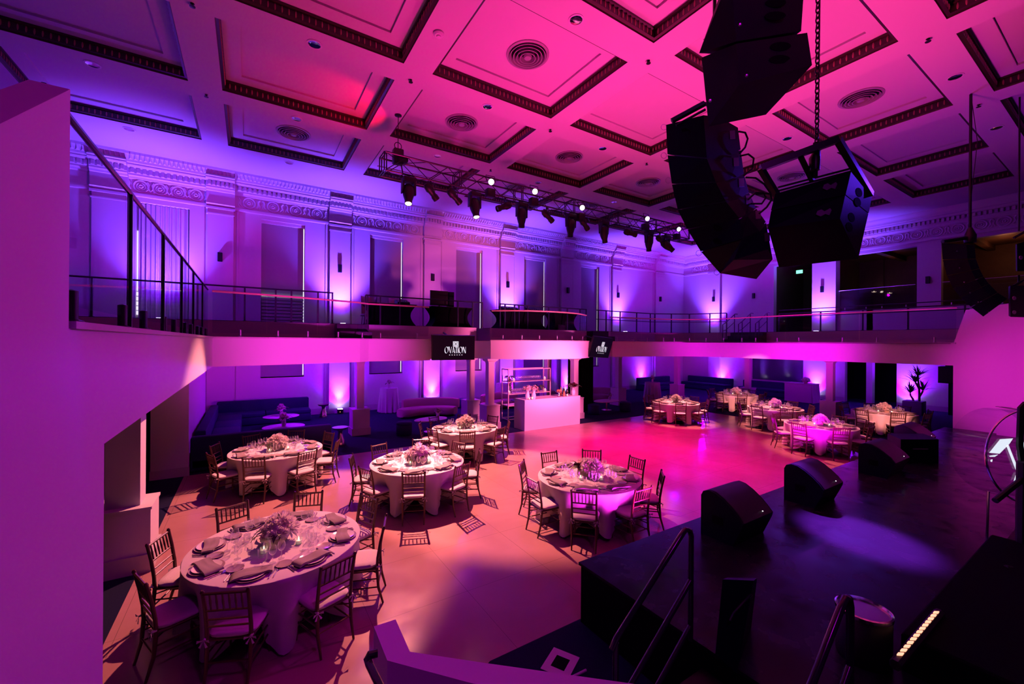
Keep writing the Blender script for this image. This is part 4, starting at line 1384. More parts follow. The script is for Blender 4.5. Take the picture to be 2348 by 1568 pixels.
# draped buffet by the right wall
t = empty('buffet_table', (25.6, 10.55, 0)); tag(t, 'long buffet table under a pale cloth along the right wall', 'buffet table')
mm = MB(); mm.box(-0.35, -0.6, 0.02, 0.45, 0.75, 1.0); mm.build('tablecloth', M['cloth'], t, smooth=0)
mm = MB(); mm.box(-0.38, -0.63, 1.0, 0.48, 0.78, 1.03)
for k in range(7):
    mm.tube([(-0.36 + k * 0.13, -0.61, 1.0), (-0.38 + k * 0.13, -0.66, 0.02)], [0.015, 0.04], 6)
mm.build('cloth_edge', M['cloth'], t, smooth=50)
o = inst('flow1', lambda: arrangement(41)); o.location = (25.5, 10.35, 1.035); tag(o, 'pink flowers in a box on the draped buffet table', 'flowers', 'buffet flowers')

# ------------------------------------------------------------------ bar and back shelf
t = empty('bar_counter', (9.58, 12.5, 0)); tag(t, 'white box bar counter under the curved balcony bay', 'bar counter')
mm = MB(); mm.box(-1.30, -0.36, 0.0, 1.30, 0.33, 1.06); mm.build('bar_body', M['bar'], t, smooth=0)
mm = MB(); mm.box(-1.31, -0.37, 1.06, 1.31, 0.34, 1.1); mm.build('bar_top', M['bar'], t, smooth=0)
t = empty('bar_shelf', (8.75, 14.0, 0)); tag(t, 'open pink metal shelving unit behind the bar', 'shelf')
SW, SD, SH = 2.1, 0.48, 2.08
for x in (0, SW):
    for y in (0, SD):
        mm = MB(); mm.box(x - 0.018, y - 0.018, 0, x + 0.018, y + 0.018, SH); mm.build('upright', M['pinkmetal'], t, smooth=0)
mm = MB()
for z in (0.06, SH - 0.018):
    for y in (0, SD): mm.box(0, y - 0.018, z - 0.018, SW, y + 0.018, z + 0.018)
    for x in (0, SW): mm.box(x - 0.018, 0, z - 0.018, x + 0.018, SD, z + 0.018)
mm.build('shelf_frame', M['pinkmetal'], t, smooth=0)
SHZ = (0.62, 1.08, 1.58)
for z in SHZ:
    mm = MB(); mm.box(0.0, -0.02, z - 0.03, SW, SD + 0.02, z); mm.build('shelf_board', M['pinkmetal'], t, smooth=0)
for r, z in enumerate(SHZ[1:]):
    for i in range(14 if r else 12):
        for j in range(2):
            o = inst('shelfglass', lambda: wine_glass(True)); o.location = (8.75 + (0.55 if r else 0.28) + i * 0.085, 14.12 + j * 0.12, z)
            tag(o, 'clear glass in the row on the %s shelf behind the bar' % ('upper' if r else 'lower'), 'glass', 'glasses on the %s bar shelf' % ('upper' if r else 'lower'))


def candle_pot(loc, label, group='white candles on the bar shelf'):
    t = empty('pillar_candle', loc); tag(t, label, 'candle', group)
    mm = MB(); mm.lathe([(0.0, 0), (0.05, 0), (0.05, 0.1), (0.0, 0.1)], 14); mm.build('candle_body', M['wax'], t)
    mm = MB(); mm.lathe([(0.0, 0.1), (0.008, 0.107), (0.0, 0.135)], 8); mm.build('flame', M['flame'], t)


candle_pot((8.75 + 0.32, 14.1, SHZ[2]), 'white candle at the left of the upper bar shelf')
candle_pot((8.75 + 1.88, 14.1, SHZ[2]), 'white candle at the right of the upper bar shelf')
candle_pot((8.75 + 0.1, 14.1, SHZ[1]), 'white candle at the left of the lower bar shelf')
candle_pot((8.75 + 1.88, 14.06, SHZ[1]), 'white candle at the right of the lower bar shelf')


def leafy(loc, label, h=0.4, drop=0.0, seed=1, mt=None, pot=True, n=12, name='potted_plant'):
    rnd = random.Random(seed)
    t = empty(name, loc); tag(t, label, 'plant')
    if pot:
        mm = MB(); mm.lathe([(0.0, 0), (0.06, 0), (0.075, 0.1), (0.07, 0.1), (0.0, 0.09)], 14); mm.build('pot', mt or M['pinkv'], t)
    for i in range(n):
        a = rnd.uniform(0, 2 * PI); l = h * rnd.uniform(0.6, 1)
        d = Vector((math.cos(a) * 0.55, math.sin(a) * 0.55, 1)).normalized()
        st = Vector((0, 0, 0.09)) + d * l * 0.55
        put(LEAF, t, st, (math.cos(a) * 0.4, math.sin(a) * 0.4, 0.4), a - PI / 2, 1.7 * h / 0.4)
        mm = MB(); mm.tube([(0, 0, 0.08), st], 0.004, 4); mm.build('stem', M['bark'], t)
    if drop:
        for i in range(4):
            pts = [(0.03 * i - 0.05, -0.06, 0.1), (0.04 * i - 0.07, -0.12, 0.05), (0.04 * i - 0.07, -0.13, -drop * (0.5 + 0.16 * i))]
            mm = MB(); mm.tube(pts, 0.004, 4); mm.build('trailing_stem', M['bark'], t)
            for q in range(5):
                put(LEAF, t, Vector(pts[1]).lerp(Vector(pts[2]), q / 4.5), (0, -1, 0.2), rnd.uniform(0, 6), 0.7)
    return t


leafy((8.75 + 0.12, 14.15, SHZ[2]), 'trailing dark plant on the upper left of the bar shelf', 0.33, 0.5, 3)
leafy((8.75 + 1.62, 14.2, SHZ[1]), 'dark leafy plant in a pink pot on the lower bar shelf', 0.42, 0, 4)


def bar_vase(loc, label, seed, wide=False):
    t = empty('flower_vase', loc); tag(t, label, 'flowers')
    mm = MB(); mm.lathe([(0.0, 0), (0.06, 0), (0.085, 0.08), (0.085, 0.15), (0.055, 0.24), (0.06, 0.3), (0.045, 0.3)], 18); mm.build('vase', M['plate'], t, smooth=50)
    rnd = random.Random(seed)
    for i in range(9):
        a = i * 2.4; f = 0.04 + 0.1 * math.sqrt(i / 9)
        put(rnd.choice([B1, B2, B0] if not wide else [B2, B2, B1]), t, (f * math.cos(a), f * math.sin(a), 0.36 + 0.1 * (1 - f * 6)), (math.cos(a), math.sin(a), 0.9), 0, 1.3)
    for i in range(12 if wide else 7):
        a = i * 0.9
        sc_ = 2.2 if wide else 1.2
        put(LEAF, t, (0.05 * math.cos(a), 0.05 * math.sin(a), 0.33), (math.cos(a + 1.57) * 0.3, math.sin(a + 1.57) * 0.3, 0.8), a - PI / 2, sc_)
    return t


bar_vase((8.5, 12.3, 1.1), 'white vase of pink and dark blooms at the left end of the bar', 5)
bar_vase((8.72, 12.22, 1.1), 'second white vase of dark blooms at the bar end, slightly right', 6)
bar_vase((10.75, 12.4, 1.1), 'white vase of big burgundy leaves at the right end of the bar', 7, True)
for lc, lb in (((8.5, 12.17, 1.1), 'left one of two small votive candles before the bar vases'), ((8.62, 12.16, 1.1), 'right one of two small votive candles before the bar vases'), ((10.33, 12.25, 1.1), 'small lit candle among the bottles on the bar')):
    o = inst('votive', votive); o.location = lc; tag(o, lb, 'candle')
t = empty('fruit_stand', (10.0, 12.35, 1.1)); tag(t, 'footed bowl of orange fruit on the right half of the bar', 'fruit bowl')
mm = MB(); mm.lathe([(0.0, 0), (0.07, 0), (0.02, 0.03), (0.015, 0.12), (0.06, 0.14), (0.14, 0.19), (0.135, 0.195), (0.0, 0.15)], 22); mm.build('stand', M['chrome'], t, smooth=50)
for i in range(9):
    a = i * 2.4; f = 0.1 * math.sqrt(i / 9)
    mm = MB(); mm.lathe([(0.0, -0.038), (0.026, -0.028), (0.038, 0), (0.026, 0.028), (0.0, 0.038)], 10); mm.build('orange', M['fruit'], t, loc=(f * math.cos(a), f * math.sin(a), 0.215 + 0.02 * (i < 3)))
BOT = [((10.22, 12.5, 1.1), 'tall clear decanter with round stopper on the bar', 0.36, 'amber'), ((10.36, 12.5, 1.1), 'tall dark bottle in the middle of the bar bottles', 0.38, 'bottle'), ((10.28, 12.38, 1.1), 'short amber bottle before the tall dark bottle', 0.22, 'amber'), ((10.46, 12.4, 1.1), 'squat dark bottle right of the bar candle', 0.24, 'bottle'), ((10.54, 12.52, 1.1), 'slim bottle beside the burgundy leaf vase', 0.34, 'bottle'), ((10.2, 12.3, 1.1), 'small amber bottle nearest the fruit bowl', 0.2, 'amber')]
for lc, lb, h, mt in BOT:
    t = empty('bottle', lc); tag(t, lb, 'bottle', 'bottles on the bar')
    mm = MB(); mm.lathe([(0.0, 0), (0.036, 0), (0.038, 0.01), (0.038, h * 0.55), (0.03, h * 0.66), (0.013, h * 0.76), (0.012, h * 0.95), (0.0, h * 0.95)], 14); mm.build('bottle_body', M[mt], t, smooth=50)
    mm = MB(); mm.lathe([(0.0, h * 0.95), (0.014, h * 0.95), (0.016, h), (0.0, h + 0.005)], 10); mm.build('stopper', M['black'], t)
# little spot on the floor left of the bar
# ------------------------------------------------------------------ tall potted dracaena by the right wall
t = empty('potted_plant', (25.6, 6.05, 0.0)); tag(t, 'tall branching spiky plant in a square grey planter by the right wall', 'plant')
mm = MB(); mm.rbox(-0.33, -0.33, 0.0, 0.33, 0.33, 0.62, 0.02); mm.build('planter', M['planter'], t)
rnd = random.Random(9)
def P3(px, py): return at_X(px, py, 25.6) - Vector((25.6, 6.05, 0))
br = [([P3(2108, 921), P3(2107.5, 890), P3(2105, 868)], P3(2105, 862)), ([P3(2108, 892), P3(2102, 880)], P3(2099, 877)), ([P3(2095, 921), P3(2093, 914), P3(2088, 907)], P3(2087, 901)), ([P3(2108, 909), P3(2113, 902)], P3(2116, 896))]
for pts, tip in br:
    mm = MB(); mm.tube(pts + [tip], [0.045, 0.04] + [0.035] * (len(pts) - 1), 7); mm.build('trunk', M['bark'], t, smooth=50)
    dd = (tip - pts[0]).normalized()
    for i in range(26):
        a = rnd.uniform(0, 2 * PI); el = rnd.uniform(-0.2, 1.3)
        d = Vector((math.cos(a) * math.cos(el), math.sin(a) * math.cos(el), math.sin(el))) * 0.8 + dd * 0.55
        d.normalize(); l = rnd.uniform(0.45, 0.72)
        s = d.cross(Vector((0, 0, 1))); s = s.normalized() * 0.028 if s.length > 1e-3 else Vector((0.028, 0, 0))
        q = tip + d * l * 0.5 + Vector((0, 0, 0.02)); e = tip + d * l - Vector((0, 0, 0.10 * l))
        mm = MB(); mm.add([tip - s * 0.5, tip + s * 0.5, q + s, e, q - s, q + Vector((0, 0, -0.012))], [(0, 1, 2, 5), (0, 5, 4), (5, 2, 3), (5, 3, 4)])
        mm.build('leaf', M['leaf'], t, smooth=0)
# dark drape columns between bay and small screen
t = empty('black_drape', (12.75, 14.2, 0)); tag(t, 'tall black drape right of the curved bay', 'drape')
mm = MB(); nn = 60
ring = [(-0.75 + 1.5 * k / nn, 0.05 * math.sin(k * 0.9)) for k in range(nn + 1)]
mm.add([(x, y, 0.02) for x, y in ring] + [(x, y, 2.5) for x, y in ring], [(k, k + 1, nn + 2 + k, nn + 1 + k) for k in range(nn)])
mm.build('drape_cloth', M['drape'], t, smooth=80)
# dark mirror on the right wall
t = empty('wall_mirror', (XR - 0.03, 12.88, 0.85)); tag(t, 'large dark tinted mirror on the right wall', 'mirror')
mm = MB(); mm.box(0, -1.47, 0.03, 0.02, 1.47, 1.66); mm.build('mirror_glass', M['mirror'], t, smooth=0)
mm = MB(); mm.box(-0.02, -1.5, 0.0, 0.025, 1.5, 0.035); mm.box(-0.02, -1.5, 0, 0.025, -1.46, 1.68); mm.box(-0.02, 1.46, 0, 0.025, 1.5, 1.68); mm.build('mirror_frame', M['base'], t, smooth=0)
# bag under a chair
t = empty('gift_bag', at_z(1858, 1040, 0)); tag(t, 'small dark handled bag under a chair of the far table', 'bag')
mm = MB(); mm.box(-0.16, -0.06, 0, 0.16, 0.06, 0.28); mm.build('bag_body', M['black'], t, smooth=0)
mm = MB(); mm.tube([(-0.06, 0, 0.28), (-0.05, 0, 0.38), (0.05, 0, 0.38), (0.06, 0, 0.28)], 0.008, 6); mm.build('bag_handle', M['rose'], t)
mm = MB(); mm.box(-0.05, -0.064, 0.2, 0.1, -0.06, 0.26); mm.build('bag_tag', M['white'], t, smooth=0)
for o in PARTS0:
    for c in list(o.users_collection): c.objects.unlink(o)
    bpy.data.objects.remove(o)
# ------------------------------------------------------------------ lighting truss
TY0, TY1, TZ0, TZ1 = 11.45, 11.95, 7.86, 8.36
TX0, TX1 = 3.13, 16.7
t = empty('lighting_truss', (TX0, TY0, TZ0)); tag(t, 'long black box lighting truss hung under the pink ceiling', 'truss')
LN = TX1 - TX0
for y in (0, 0.5):
    for z in (0, 0.5):
        mm = MB(); mm.tube([(0, y, z), (LN, y, z)], 0.025, 8); mm.build('chord', M['blackm'], t)
nb = 22
st_ = LN / nb
for nm, a, b in (('y0', (0, 0), (0, 0.5)), ('y1', (0.5, 0), (0.5, 0.5)), ('z0', (0, 0), (0.5, 0)), ('z1', (0, 0.5), (0.5, 0.5))):
    mm = MB()
    for i in range(nb):
        p, q = (a, b) if i % 2 == 0 else (b, a)
        mm.tube([(i * st_, p[0], p[1]), ((i + 1) * st_, q[0], q[1])], 0.012, 5)
    mm.build('lacing', M['blackm'], t)
for i in range(0, 7):
    x = LN * i / 6
    mm = MB()
    for dx in (-0.03, 0.03):
        mm.tube([(x + dx, 0, 0), (x + dx, 0.5, 0), (x + dx, 0.5, 0.5), (x + dx, 0, 0.5), (x + dx, 0, 0)], 0.018, 5)
    mm.build('end_frame', M['blackm'], t)
# hoist and cable at the left end
p0 = at_z(905, 250, ZC)
t = empty('chain_hoist', (3.55, 11.7, 8.3)); tag(t, 'black chain hoist with cable at the left end of the truss', 'hoist')
mm = MB(); mm.rbox(-0.14, -0.12, -0.1, 0.14, 0.12, 0.32, 0.03); mm.rbox(-0.05, -0.2, -0.05, 0.24, 0.16, 0.12, 0.02); mm.build('hoist_body', M['blackm'], t)
mm = MB(); mm.tube([(0, 0, 0.3), (0, 0, ZC - 8.3)], 0.012, 6); mm.build('cable', M['blackm'], t)
mm = MB(); mm.lathe([(0.0, 0), (0.1, 0), (0.1, -0.02), (0.0, -0.03)], 16, (0, 0, ZC - 8.3)); mm.build('ceiling_plate', M['blackm'], t)
mm = MB(); torus(mm, (0, 0, 0.42), 0.10, 0.012, 'y', 16); mm.tube([(0.1, 0, -0.1), (0.15, 0, -0.35), (0.05, 0, -0.45)], 0.02, 6); mm.build('cable_loop', M['blackm'], t)


def basis(d):
    d = Vector(d).normalized()
    return Vector((0, 0, -1)).rotation_difference(d).to_matrix()


def moving_head(x, y, zt, d, label, lens='lensoff', s=1.0):
    t = empty('hanging_moving_head', (x, y, zt)); tag(t, label, 'stage light', 'moving head lights under the truss')
    mm = MB(); mm.rbox(-0.17 * s, -0.14 * s, -0.16 * s, 0.17 * s, 0.14 * s, -0.03 * s, 0.02); mm.build('light_base', M['black'], t)
    mm = MB(); mm.box(-0.03, -0.03, -0.03 * s, 0.03, 0.03, 0.06); torus(mm, (0, 0, 0.03), 0.035, 0.012, 'x', 12); mm.build('clamp', M['blackm'], t)
    mm = MB()
    for sx in (-1, 1):
        mm.hexa([(sx * 0.17 * s, -0.05 * s, -0.50 * s), (sx * 0.21 * s, -0.05 * s, -0.50 * s), (sx * 0.21 * s, 0.05 * s, -0.50 * s), (sx * 0.17 * s, 0.05 * s, -0.50 * s), (sx * 0.13 * s, -0.09 * s, -0.16 * s), (sx * 0.19 * s, -0.09 * s, -0.16 * s), (sx * 0.19 * s, 0.09 * s, -0.16 * s), (sx * 0.13 * s, 0.09 * s, -0.16 * s)])
    mm.build('yoke', M['black'], t)
    B = basis(d)
    c = Vector((0, 0, -0.42 * s))
    prof = [(0.0, 0.20), (0.10, 0.20), (0.155, 0.14), (0.165, 0.0), (0.155, -0.12), (0.125, -0.24), (0.105, -0.30), (0.105, -0.42), (0.09, -0.42), (0.088, -0.40)]
    mm = MB(); rings = [[c + B @ (Vector((r * math.cos(2 * PI * k / 20), r * math.sin(2 * PI * k / 20), z)) * s) for k in range(20)] for r, z in prof]
    mm.loft(rings, cap=True); hd = mm.build('head', M['black'], t, smooth=40)
    mm = MB(); mm.loft([[c + B @ (Vector((r * math.cos(2 * PI * k / 18), r * math.sin(2 * PI * k / 18), z)) * s) for k in range(18)] for r, z in ((0.088, -0.41), (0.05, -0.425), (0.0, -0.43))], cap=False); mm.build('lens', M[lens], hd)
    return c + Vector((x, y, zt)) + B @ Vector((0, 0, -0.46 * s))


HY = 11.5
HEADS = []
for x, d, lb, ln in ((3.80, (-0.12, -0.35, -1), 'moving head light at the left end of the truss, its lens glowing', 'lens'),
                     (5.90, (0.02, -0.30, -1), 'glowing moving head light, second from the left on the truss', 'lens'),
                     (7.66, (0.05, 0.06, -1), 'dark moving head light, third from the left, pointing straight down', 'lensoff'),
                     (9.80, (0.0, 0.06, -1), 'dark moving head light at the middle of the truss, pointing straight down', 'lensoff'),
                     (11.45, (0.40, 0.2, -1), 'dark moving head light tilted right, right of the truss middle', 'lensoff'),
                     (14.05, (0.12, 0.1, -1), 'dark moving head light pointing down near the right end of the truss', 'lensoff'),
                     (15.15, (0.75, -0.55, -0.8), 'moving head light at the right end, tilted right with glowing lens', 'lens')):
    HEADS.append(moving_head(x, HY, TZ0 - 0.03, d, lb, ln))


def par_light(x, y, zt, d, label, lens='lensoff', grp='small spotlights under the truss'):
    t = empty('spotlight', (x, y, zt)); tag(t, label, 'stage light', grp)
    B = basis(d); c = Vector((0, 0, -0.26))
    mm = MB()
    mm.box(-0.025, -0.025, -0.05, 0.025, 0.025, 0.05)
    mm.tube([c + Vector((-0.14, 0, 0)), (-0.14, 0, -0.07), (0.14, 0, -0.07), c + Vector((0.14, 0, 0))], 0.012, 5); mm.build('yoke', M['blackm'], t)
    prof = [(0.0, 0.22), (0.07, 0.22), (0.11, 0.16), (0.12, 0.02), (0.095, -0.02), (0.08, -0.16), (0.10, -0.20), (0.10, -0.32), (0.085, -0.32), (0.08, -0.28)]
    mm = MB(); mm.loft([[c + B @ Vector((r * math.cos(2 * PI * k / 16), r * math.sin(2 * PI * k / 16), z)) for k in range(16)] for r, z in prof]); bd = mm.build('spotlight_body', M['black'], t, smooth=40)
    mm = MB(); mm.loft([[c + B @ Vector((r * math.cos(2 * PI * k / 14), r * math.sin(2 * PI * k / 14), -0.29)) for k in range(14)] for r in (0.08, 0.0)], cap=False); mm.build('lens', M[lens], bd)
    mm = MB(); mm.tube([c + B @ Vector((0, 0.1, 0.1)), c + Vector((0.05, 0.1, 0.2)), (0.12, 0.05, 0.03)], 0.008, 5); mm.build('cable', M['blackm'], t)


for x, d, lb in ((4.45, (0.65, 0.2, -0.6), 'small black spotlight right of the first glowing head'), (5.18, (0.75, 0.2, -0.5), 'small black spotlight left of the second glowing head'),
                 (7.02, (-0.8, 0.1, -0.35), 'small black spotlight pointing left beside the third head'), (8.72, (0.75, 0.1, -0.45), 'small black spotlight with hanging clamp between third and middle heads'),
                 (10.43, (0.7, 0.2, -0.45), 'small black spotlight just right of the middle head'), (12.86, (0.75, -0.35, -0.2), 'small spotlight lit red from inside, near the right of the truss'), (14.75, (0.8, 0.1, -0.3), 'small black spotlight beside the right end head')):
    par_light(x, HY, TZ0 - 0.02, d, lb)


def wash(x, z, label, k):
    """round wash light on the front of the truss, facing the stage"""
    t = empty('hanging_wash_light', (x, TY0 - 0.14, z)); tag(t, label, 'stage light', 'white wash lights on the front of the truss')
    B = basis((-0.45 + 0.1 * k * 0, -1.0, -0.45)); c = Vector((0, 0, 0))
    mm = MB(); mm.loft([[c + B @ Vector((r * math.cos(2 * PI * q / 20), r * math.sin(2 * PI * q / 20), zz)) for q in range(20)] for r, zz in ((0.0, 0.12), (0.07, 0.11), (0.10, 0.05), (0.105, -0.07), (0.095, -0.07), (0.09, -0.05))]); bd = mm.build('wash_body', M['black'], t, smooth=40)
    mm = MB(); mm.loft([[c + B @ Vector((r * math.cos(2 * PI * q / 18), r * math.sin(2 * PI * q / 18), zz)) for q in range(18)] for r, zz in ((0.090, -0.062), (0.05, -0.075), (0.0, -0.08))], cap=False); mm.build('lens', M['lensw'], bd)
    mm = MB(); mm.tube([(-0.16, 0, 0), (-0.16, 0.05, 0.2), (0.16, 0.05, 0.2), (0.16, 0, 0)], 0.012, 5); mm.build('yoke', M['blackm'], t)
    mm = MB(); mm.rbox(-0.12, -0.02, -0.46, 0.16, 0.2, -0.2, 0.02); mm.build('driver_box', M['black'], t)


for k, (px, py, lb) in enumerate(((1126, 417, 'bright white wash light on the truss, leftmost of five'), (1226, 439, 'bright white wash light on the truss, second from left'), (1334, 476, 'bright white wash light on the truss, third from left'), (1483, 501, 'bright white wash light on the truss, fourth from left'), (1555, 525, 'bright white wash light on the truss beside the speaker array'))):
    p = at_Y(px, py, TY0 - 0.14)
    wash(p.x, p.z, lb, k)

# wall speakers on the pilasters
def wall_speaker(loc, label, axis):
    t = empty('wall_speaker', loc); tag(t, label, 'wall speaker', 'small black speakers on the walls')
    mm = MB()
    if axis == 'y':
        mm.rbox(-0.075, -0.12, -0.17, 0.075, 0.0, 0.17, 0.012); mm.build('speaker_box', M['cab'], t)
        mm = MB(); mm.box(-0.062, -0.125, -0.155, 0.062, -0.12, 0.155); mm.build('grille', M['grille'], t, smooth=0)
    else:
        mm.rbox(-0.12, -0.075, -0.17, 0.0, 0.075, 0.17, 0.012); mm.build('speaker_box', M['cab'], t)
        mm = MB(); mm.box(-0.125, -0.062, -0.155, -0.12, 0.062, 0.155); mm.build('grille', M['grille'], t, smooth=0)


for x, lb in ((-0.95, 'left of the first tall window'), (3.34, 'right of the first tall window'), (7.63, 'behind the truss, between second and third windows'), (11.99, 'on the brightly lit pilaster in the middle'), (16.28, 'on the pilaster between the fourth and fifth windows'), (20.58, 'on the lit pilaster right of the last window'), (24.88, 'near the back right corner')):
    wall_speaker((x, YB - 0.14, 6.33), 'small black wall speaker ' + lb, 'y')
wall_speaker((XR, 6.1, 6.32), 'small black wall speaker on the pier between the two dark openings', 'x')
wall_speaker((XR, 14.3, 6.3), 'small black wall speaker left of the exit sign opening', 'x')
wall_speaker((XR - 0.14, 16.97, 6.3), 'small black wall speaker on the lit pilaster of the right wall', 'x')
wall_speaker((XR - 0.22, 10.4, 6.3), 'small black wall speaker on the bright pier of the right wall', 'x')

# ------------------------------------------------------------------ tilted screens
def screen(c4, label):
    """c4: top-left, top-right, bottom-right, bottom-left"""
    A, B, C, D = [Vector(p) for p in c4]
    t = empty('hanging_screen', (A + B + C + D) / 4); tag(t, label, 'screen', 'tilted display screens')
    O = (A + B + C + D) / 4
    nrm = (B - A).cross(D - A).normalized()
    if nrm.dot(CAM - O) < 0: nrm = -nrm
    def P(u, v, e=0.0): return A.lerp(B, u).lerp(D.lerp(C, u), v) - O + nrm * e
    mm = MB(); mm.hexa([P(0, 1, -0.07), P(1, 1, -0.07), P(1, 1, 0.0), P(0, 1, 0.0), P(0, 0, -0.07), P(1, 0, -0.07), P(1, 0, 0.0), P(0, 0, 0.0)]); mm.build('screen_body', M['black'], t, smooth=0)
    mm = MB(); mm.add([P(.012, .02, .003), P(.988, .02, .003), P(.988, .98, .003), P(.012, .98, .003)], [(0, 1, 2, 3)]); pan = mm.build('screen_panel', M['screen'], t, smooth=0)
    mm = MB()
    E = 0.006
    def poly(pts): mm.add([P(u, v, E) for u, v in pts], [tuple(range(len(pts)))])
    x0, x1, y0, y1 = 0.28, 0.78, 0.455, 0.715
    adv = [0.19, 0.15, 0.15, 0.11, 0.06, 0.19, 0.15]
    H = y1 - y0; W = x1 - x0
    def ring(cx, rx, slant=0.10):
        n = 28; o = []; i_ = []
        for k in range(n):
            a = 2 * PI * k / n
            ox, oy = rx * math.cos(a), 0.52 * math.sin(a)
            ix, iy = rx * 0.66 * math.cos(a) , 0.47 * math.sin(a)
            o.append((cx + (ox + slant * 0.16 * oy * 2) , oy)); i_.append((cx + ix - 0.10 * rx * math.sin(a) , iy))
        for k in range(n):
            j = (k + 1) % n
            poly([(x0 + W * o[k][0], y0 + H * (0.5 - o[k][1])), (x0 + W * o[j][0], y0 + H * (0.5 - o[j][1])), (x0 + W * i_[j][0], y0 + H * (0.5 - i_[j][1])), (x0 + W * i_[k][0], y0 + H * (0.5 - i_[k][1]))])
    def q(a): poly([(x0 + W * x, y0 + H * (1 - y)) for x, y in a])
    x = 0.0
    for chx, w in zip('OVATION', adv):
        if chx == 'O': ring(x + w / 2 - 0.005, w * 0.47)
        if chx == 'V': q([(x - .012, 1), (x + .034, 1), (x + w * .60, 0), (x + w * .48, 0)]); q([(x + w * .52, 0), (x + w * .60, 0), (x + w * .96, 1), (x + w * .86, 1)]); q([(x - .03, 1), (x - .03, .96), (x + .05, .96), (x + .05, 1)])
        if chx == 'A': q([(x + w * .42, 1), (x + w * .56, 1), (x + w * .98, 0), (x + w * .70, 0)]); q([(x + w * .42, 1), (x + w * .49, 1), (x + w * .16, 0), (x + w * .06, 0)]); q([(x + w * .24, .30), (x + w * .72, .30), (x + w * .70, .25), (x + w * .22, .25)])
        if chx == 'T': q([(x - .005, 1), (x + w * 1.02, 1), (x + w * 1.02, .93), (x - .005, .93)]); q([(x + w * .36, 1), (x + w * .64, 1), (x + w * .64, 0), (x + w * .36, 0)])
        if chx == 'I': q([(x + .012, 1), (x + .044, 1), (x + .044, 0), (x + .012, 0)])
        if chx == 'N': q([(x + .005, 1), (x + .018, 1), (x + .018, 0), (x + .005, 0)]); q([(x, 1), (x + .045, 1), (x + w * .98, 0), (x + w * .74, 0)]); q([(x + w * .90, 1), (x + w * .98, 1), (x + w * .98, 0), (x + w * .90, 0)])
        x += w
    for k in range(6):
        u = 0.385 + k * 0.058; poly([(u, .775), (u + .024, .775), (u + .024, .80), (u, .80)])
    # square emblem with a dark ring at its centre
    ex0, ex1, ey0, ey1 = 0.475, 0.605, 0.235, 0.445
    ecx, ecy = (ex0 + ex1) / 2, (ey0 + ey1) / 2; hw, hh = (ex1 - ex0) / 2, (ey1 - ey0) / 2
    n = 32
    def sq(a, s):
        c, s_ = math.cos(a), math.sin(a); k = 1 / max(abs(c), abs(s_)); return (ecx + hw * s * c * k, ecy + hh * s * s_ * k)
    for k in range(n):
        a, b = 2 * PI * k / n, 2 * PI * (k + 1) / n
        poly([sq(a, 1), sq(b, 1), sq(b, 0.86), sq(a, 0.86)])
        if k % 4 != 0: poly([sq(a, .8), sq(b, .8), (ecx + hw * .46 * math.cos(b), ecy + hh * .46 * math.sin(b)), (ecx + hw * .46 * math.cos(a), ecy + hh * .46 * math.sin(a))])
        poly([(ecx + hw * .40 * math.cos(a), ecy + hh * .40 * math.sin(a)), (ecx + hw * .40 * math.cos(b), ecy + hh * .40 * math.sin(b)), (ecx + hw * .26 * math.cos(b), ecy + hh * .26 * math.sin(b)), (ecx + hw * .26 * math.cos(a), ecy + hh * .26 * math.sin(a))])
    mm.build('lettering', M['sign'], pan, smooth=0)
    mm = MB(); mm.tube([P(.5, .3, -.06), P(.5, .2, -.5)], 0.04, 8); mm.tube([P(.5, .2, -.5), P(.5, .2, -.9)], 0.03, 6); mm.build('screen_bracket', M['blackm'], t)


a, b, d = at_Y(990, 768, 12.35), at_Y(1089, 770, 12.35), at_Y(991, 826, 12.6)
c = b + d - a
screen((a, b, c, d), 'black screen with white logo lettering left of the bar bay')
a, b, d = at_Y(1362, 770, 12.3), at_Y(1407, 776, 12.7), at_Y(1349, 818, 12.5)
c = b + d - a
screen((a, b, c, d), 'smaller looking tilted screen with white logo right of the bar bay')

# ------------------------------------------------------------------ black covered tables, monitor and gear on the tier
def spandex(x, y, w, dpt, label, h=0.76):
    t = empty('covered_table', (x, y, ZT + 0.01)); tag(t, label, 'table', 'black covered tables on the tier')
    mm = MB(); n = 10; rings = []
    for i in range(n + 1):
        u = i / n; pin = 1 - 0.22 * math.sin(PI * (1 - u)) * (1.0)
        z = h * u
        arch = 0
        rings.append([(-w / 2 * pin, -dpt / 2 * pin, z), (0, -dpt / 2 * (1 - 0.4 * math.sin(PI * (1 - u))), z), (w / 2 * pin, -dpt / 2 * pin, z), (w / 2 * (1 - 0.4 * math.sin(PI * (1 - u))), 0, z), (w / 2 * pin, dpt / 2 * pin, z), (0, dpt / 2 * (1 - .3 * math.sin(PI * (1 - u))), z), (-w / 2 * pin, dpt / 2 * pin, z), (-w / 2 * (1 - 0.4 * math.sin(PI * (1 - u))), 0, z)])
    mm.loft(rings); mm.build('stretch_cover', M['drape'], t, smooth=60)
    mm = MB(); mm.box(-w / 2 - 0.01, -dpt / 2 - 0.01, h, w / 2 + 0.01, dpt / 2 + 0.01, h + 0.02); mm.build('table_top', M['black'], t, smooth=0)


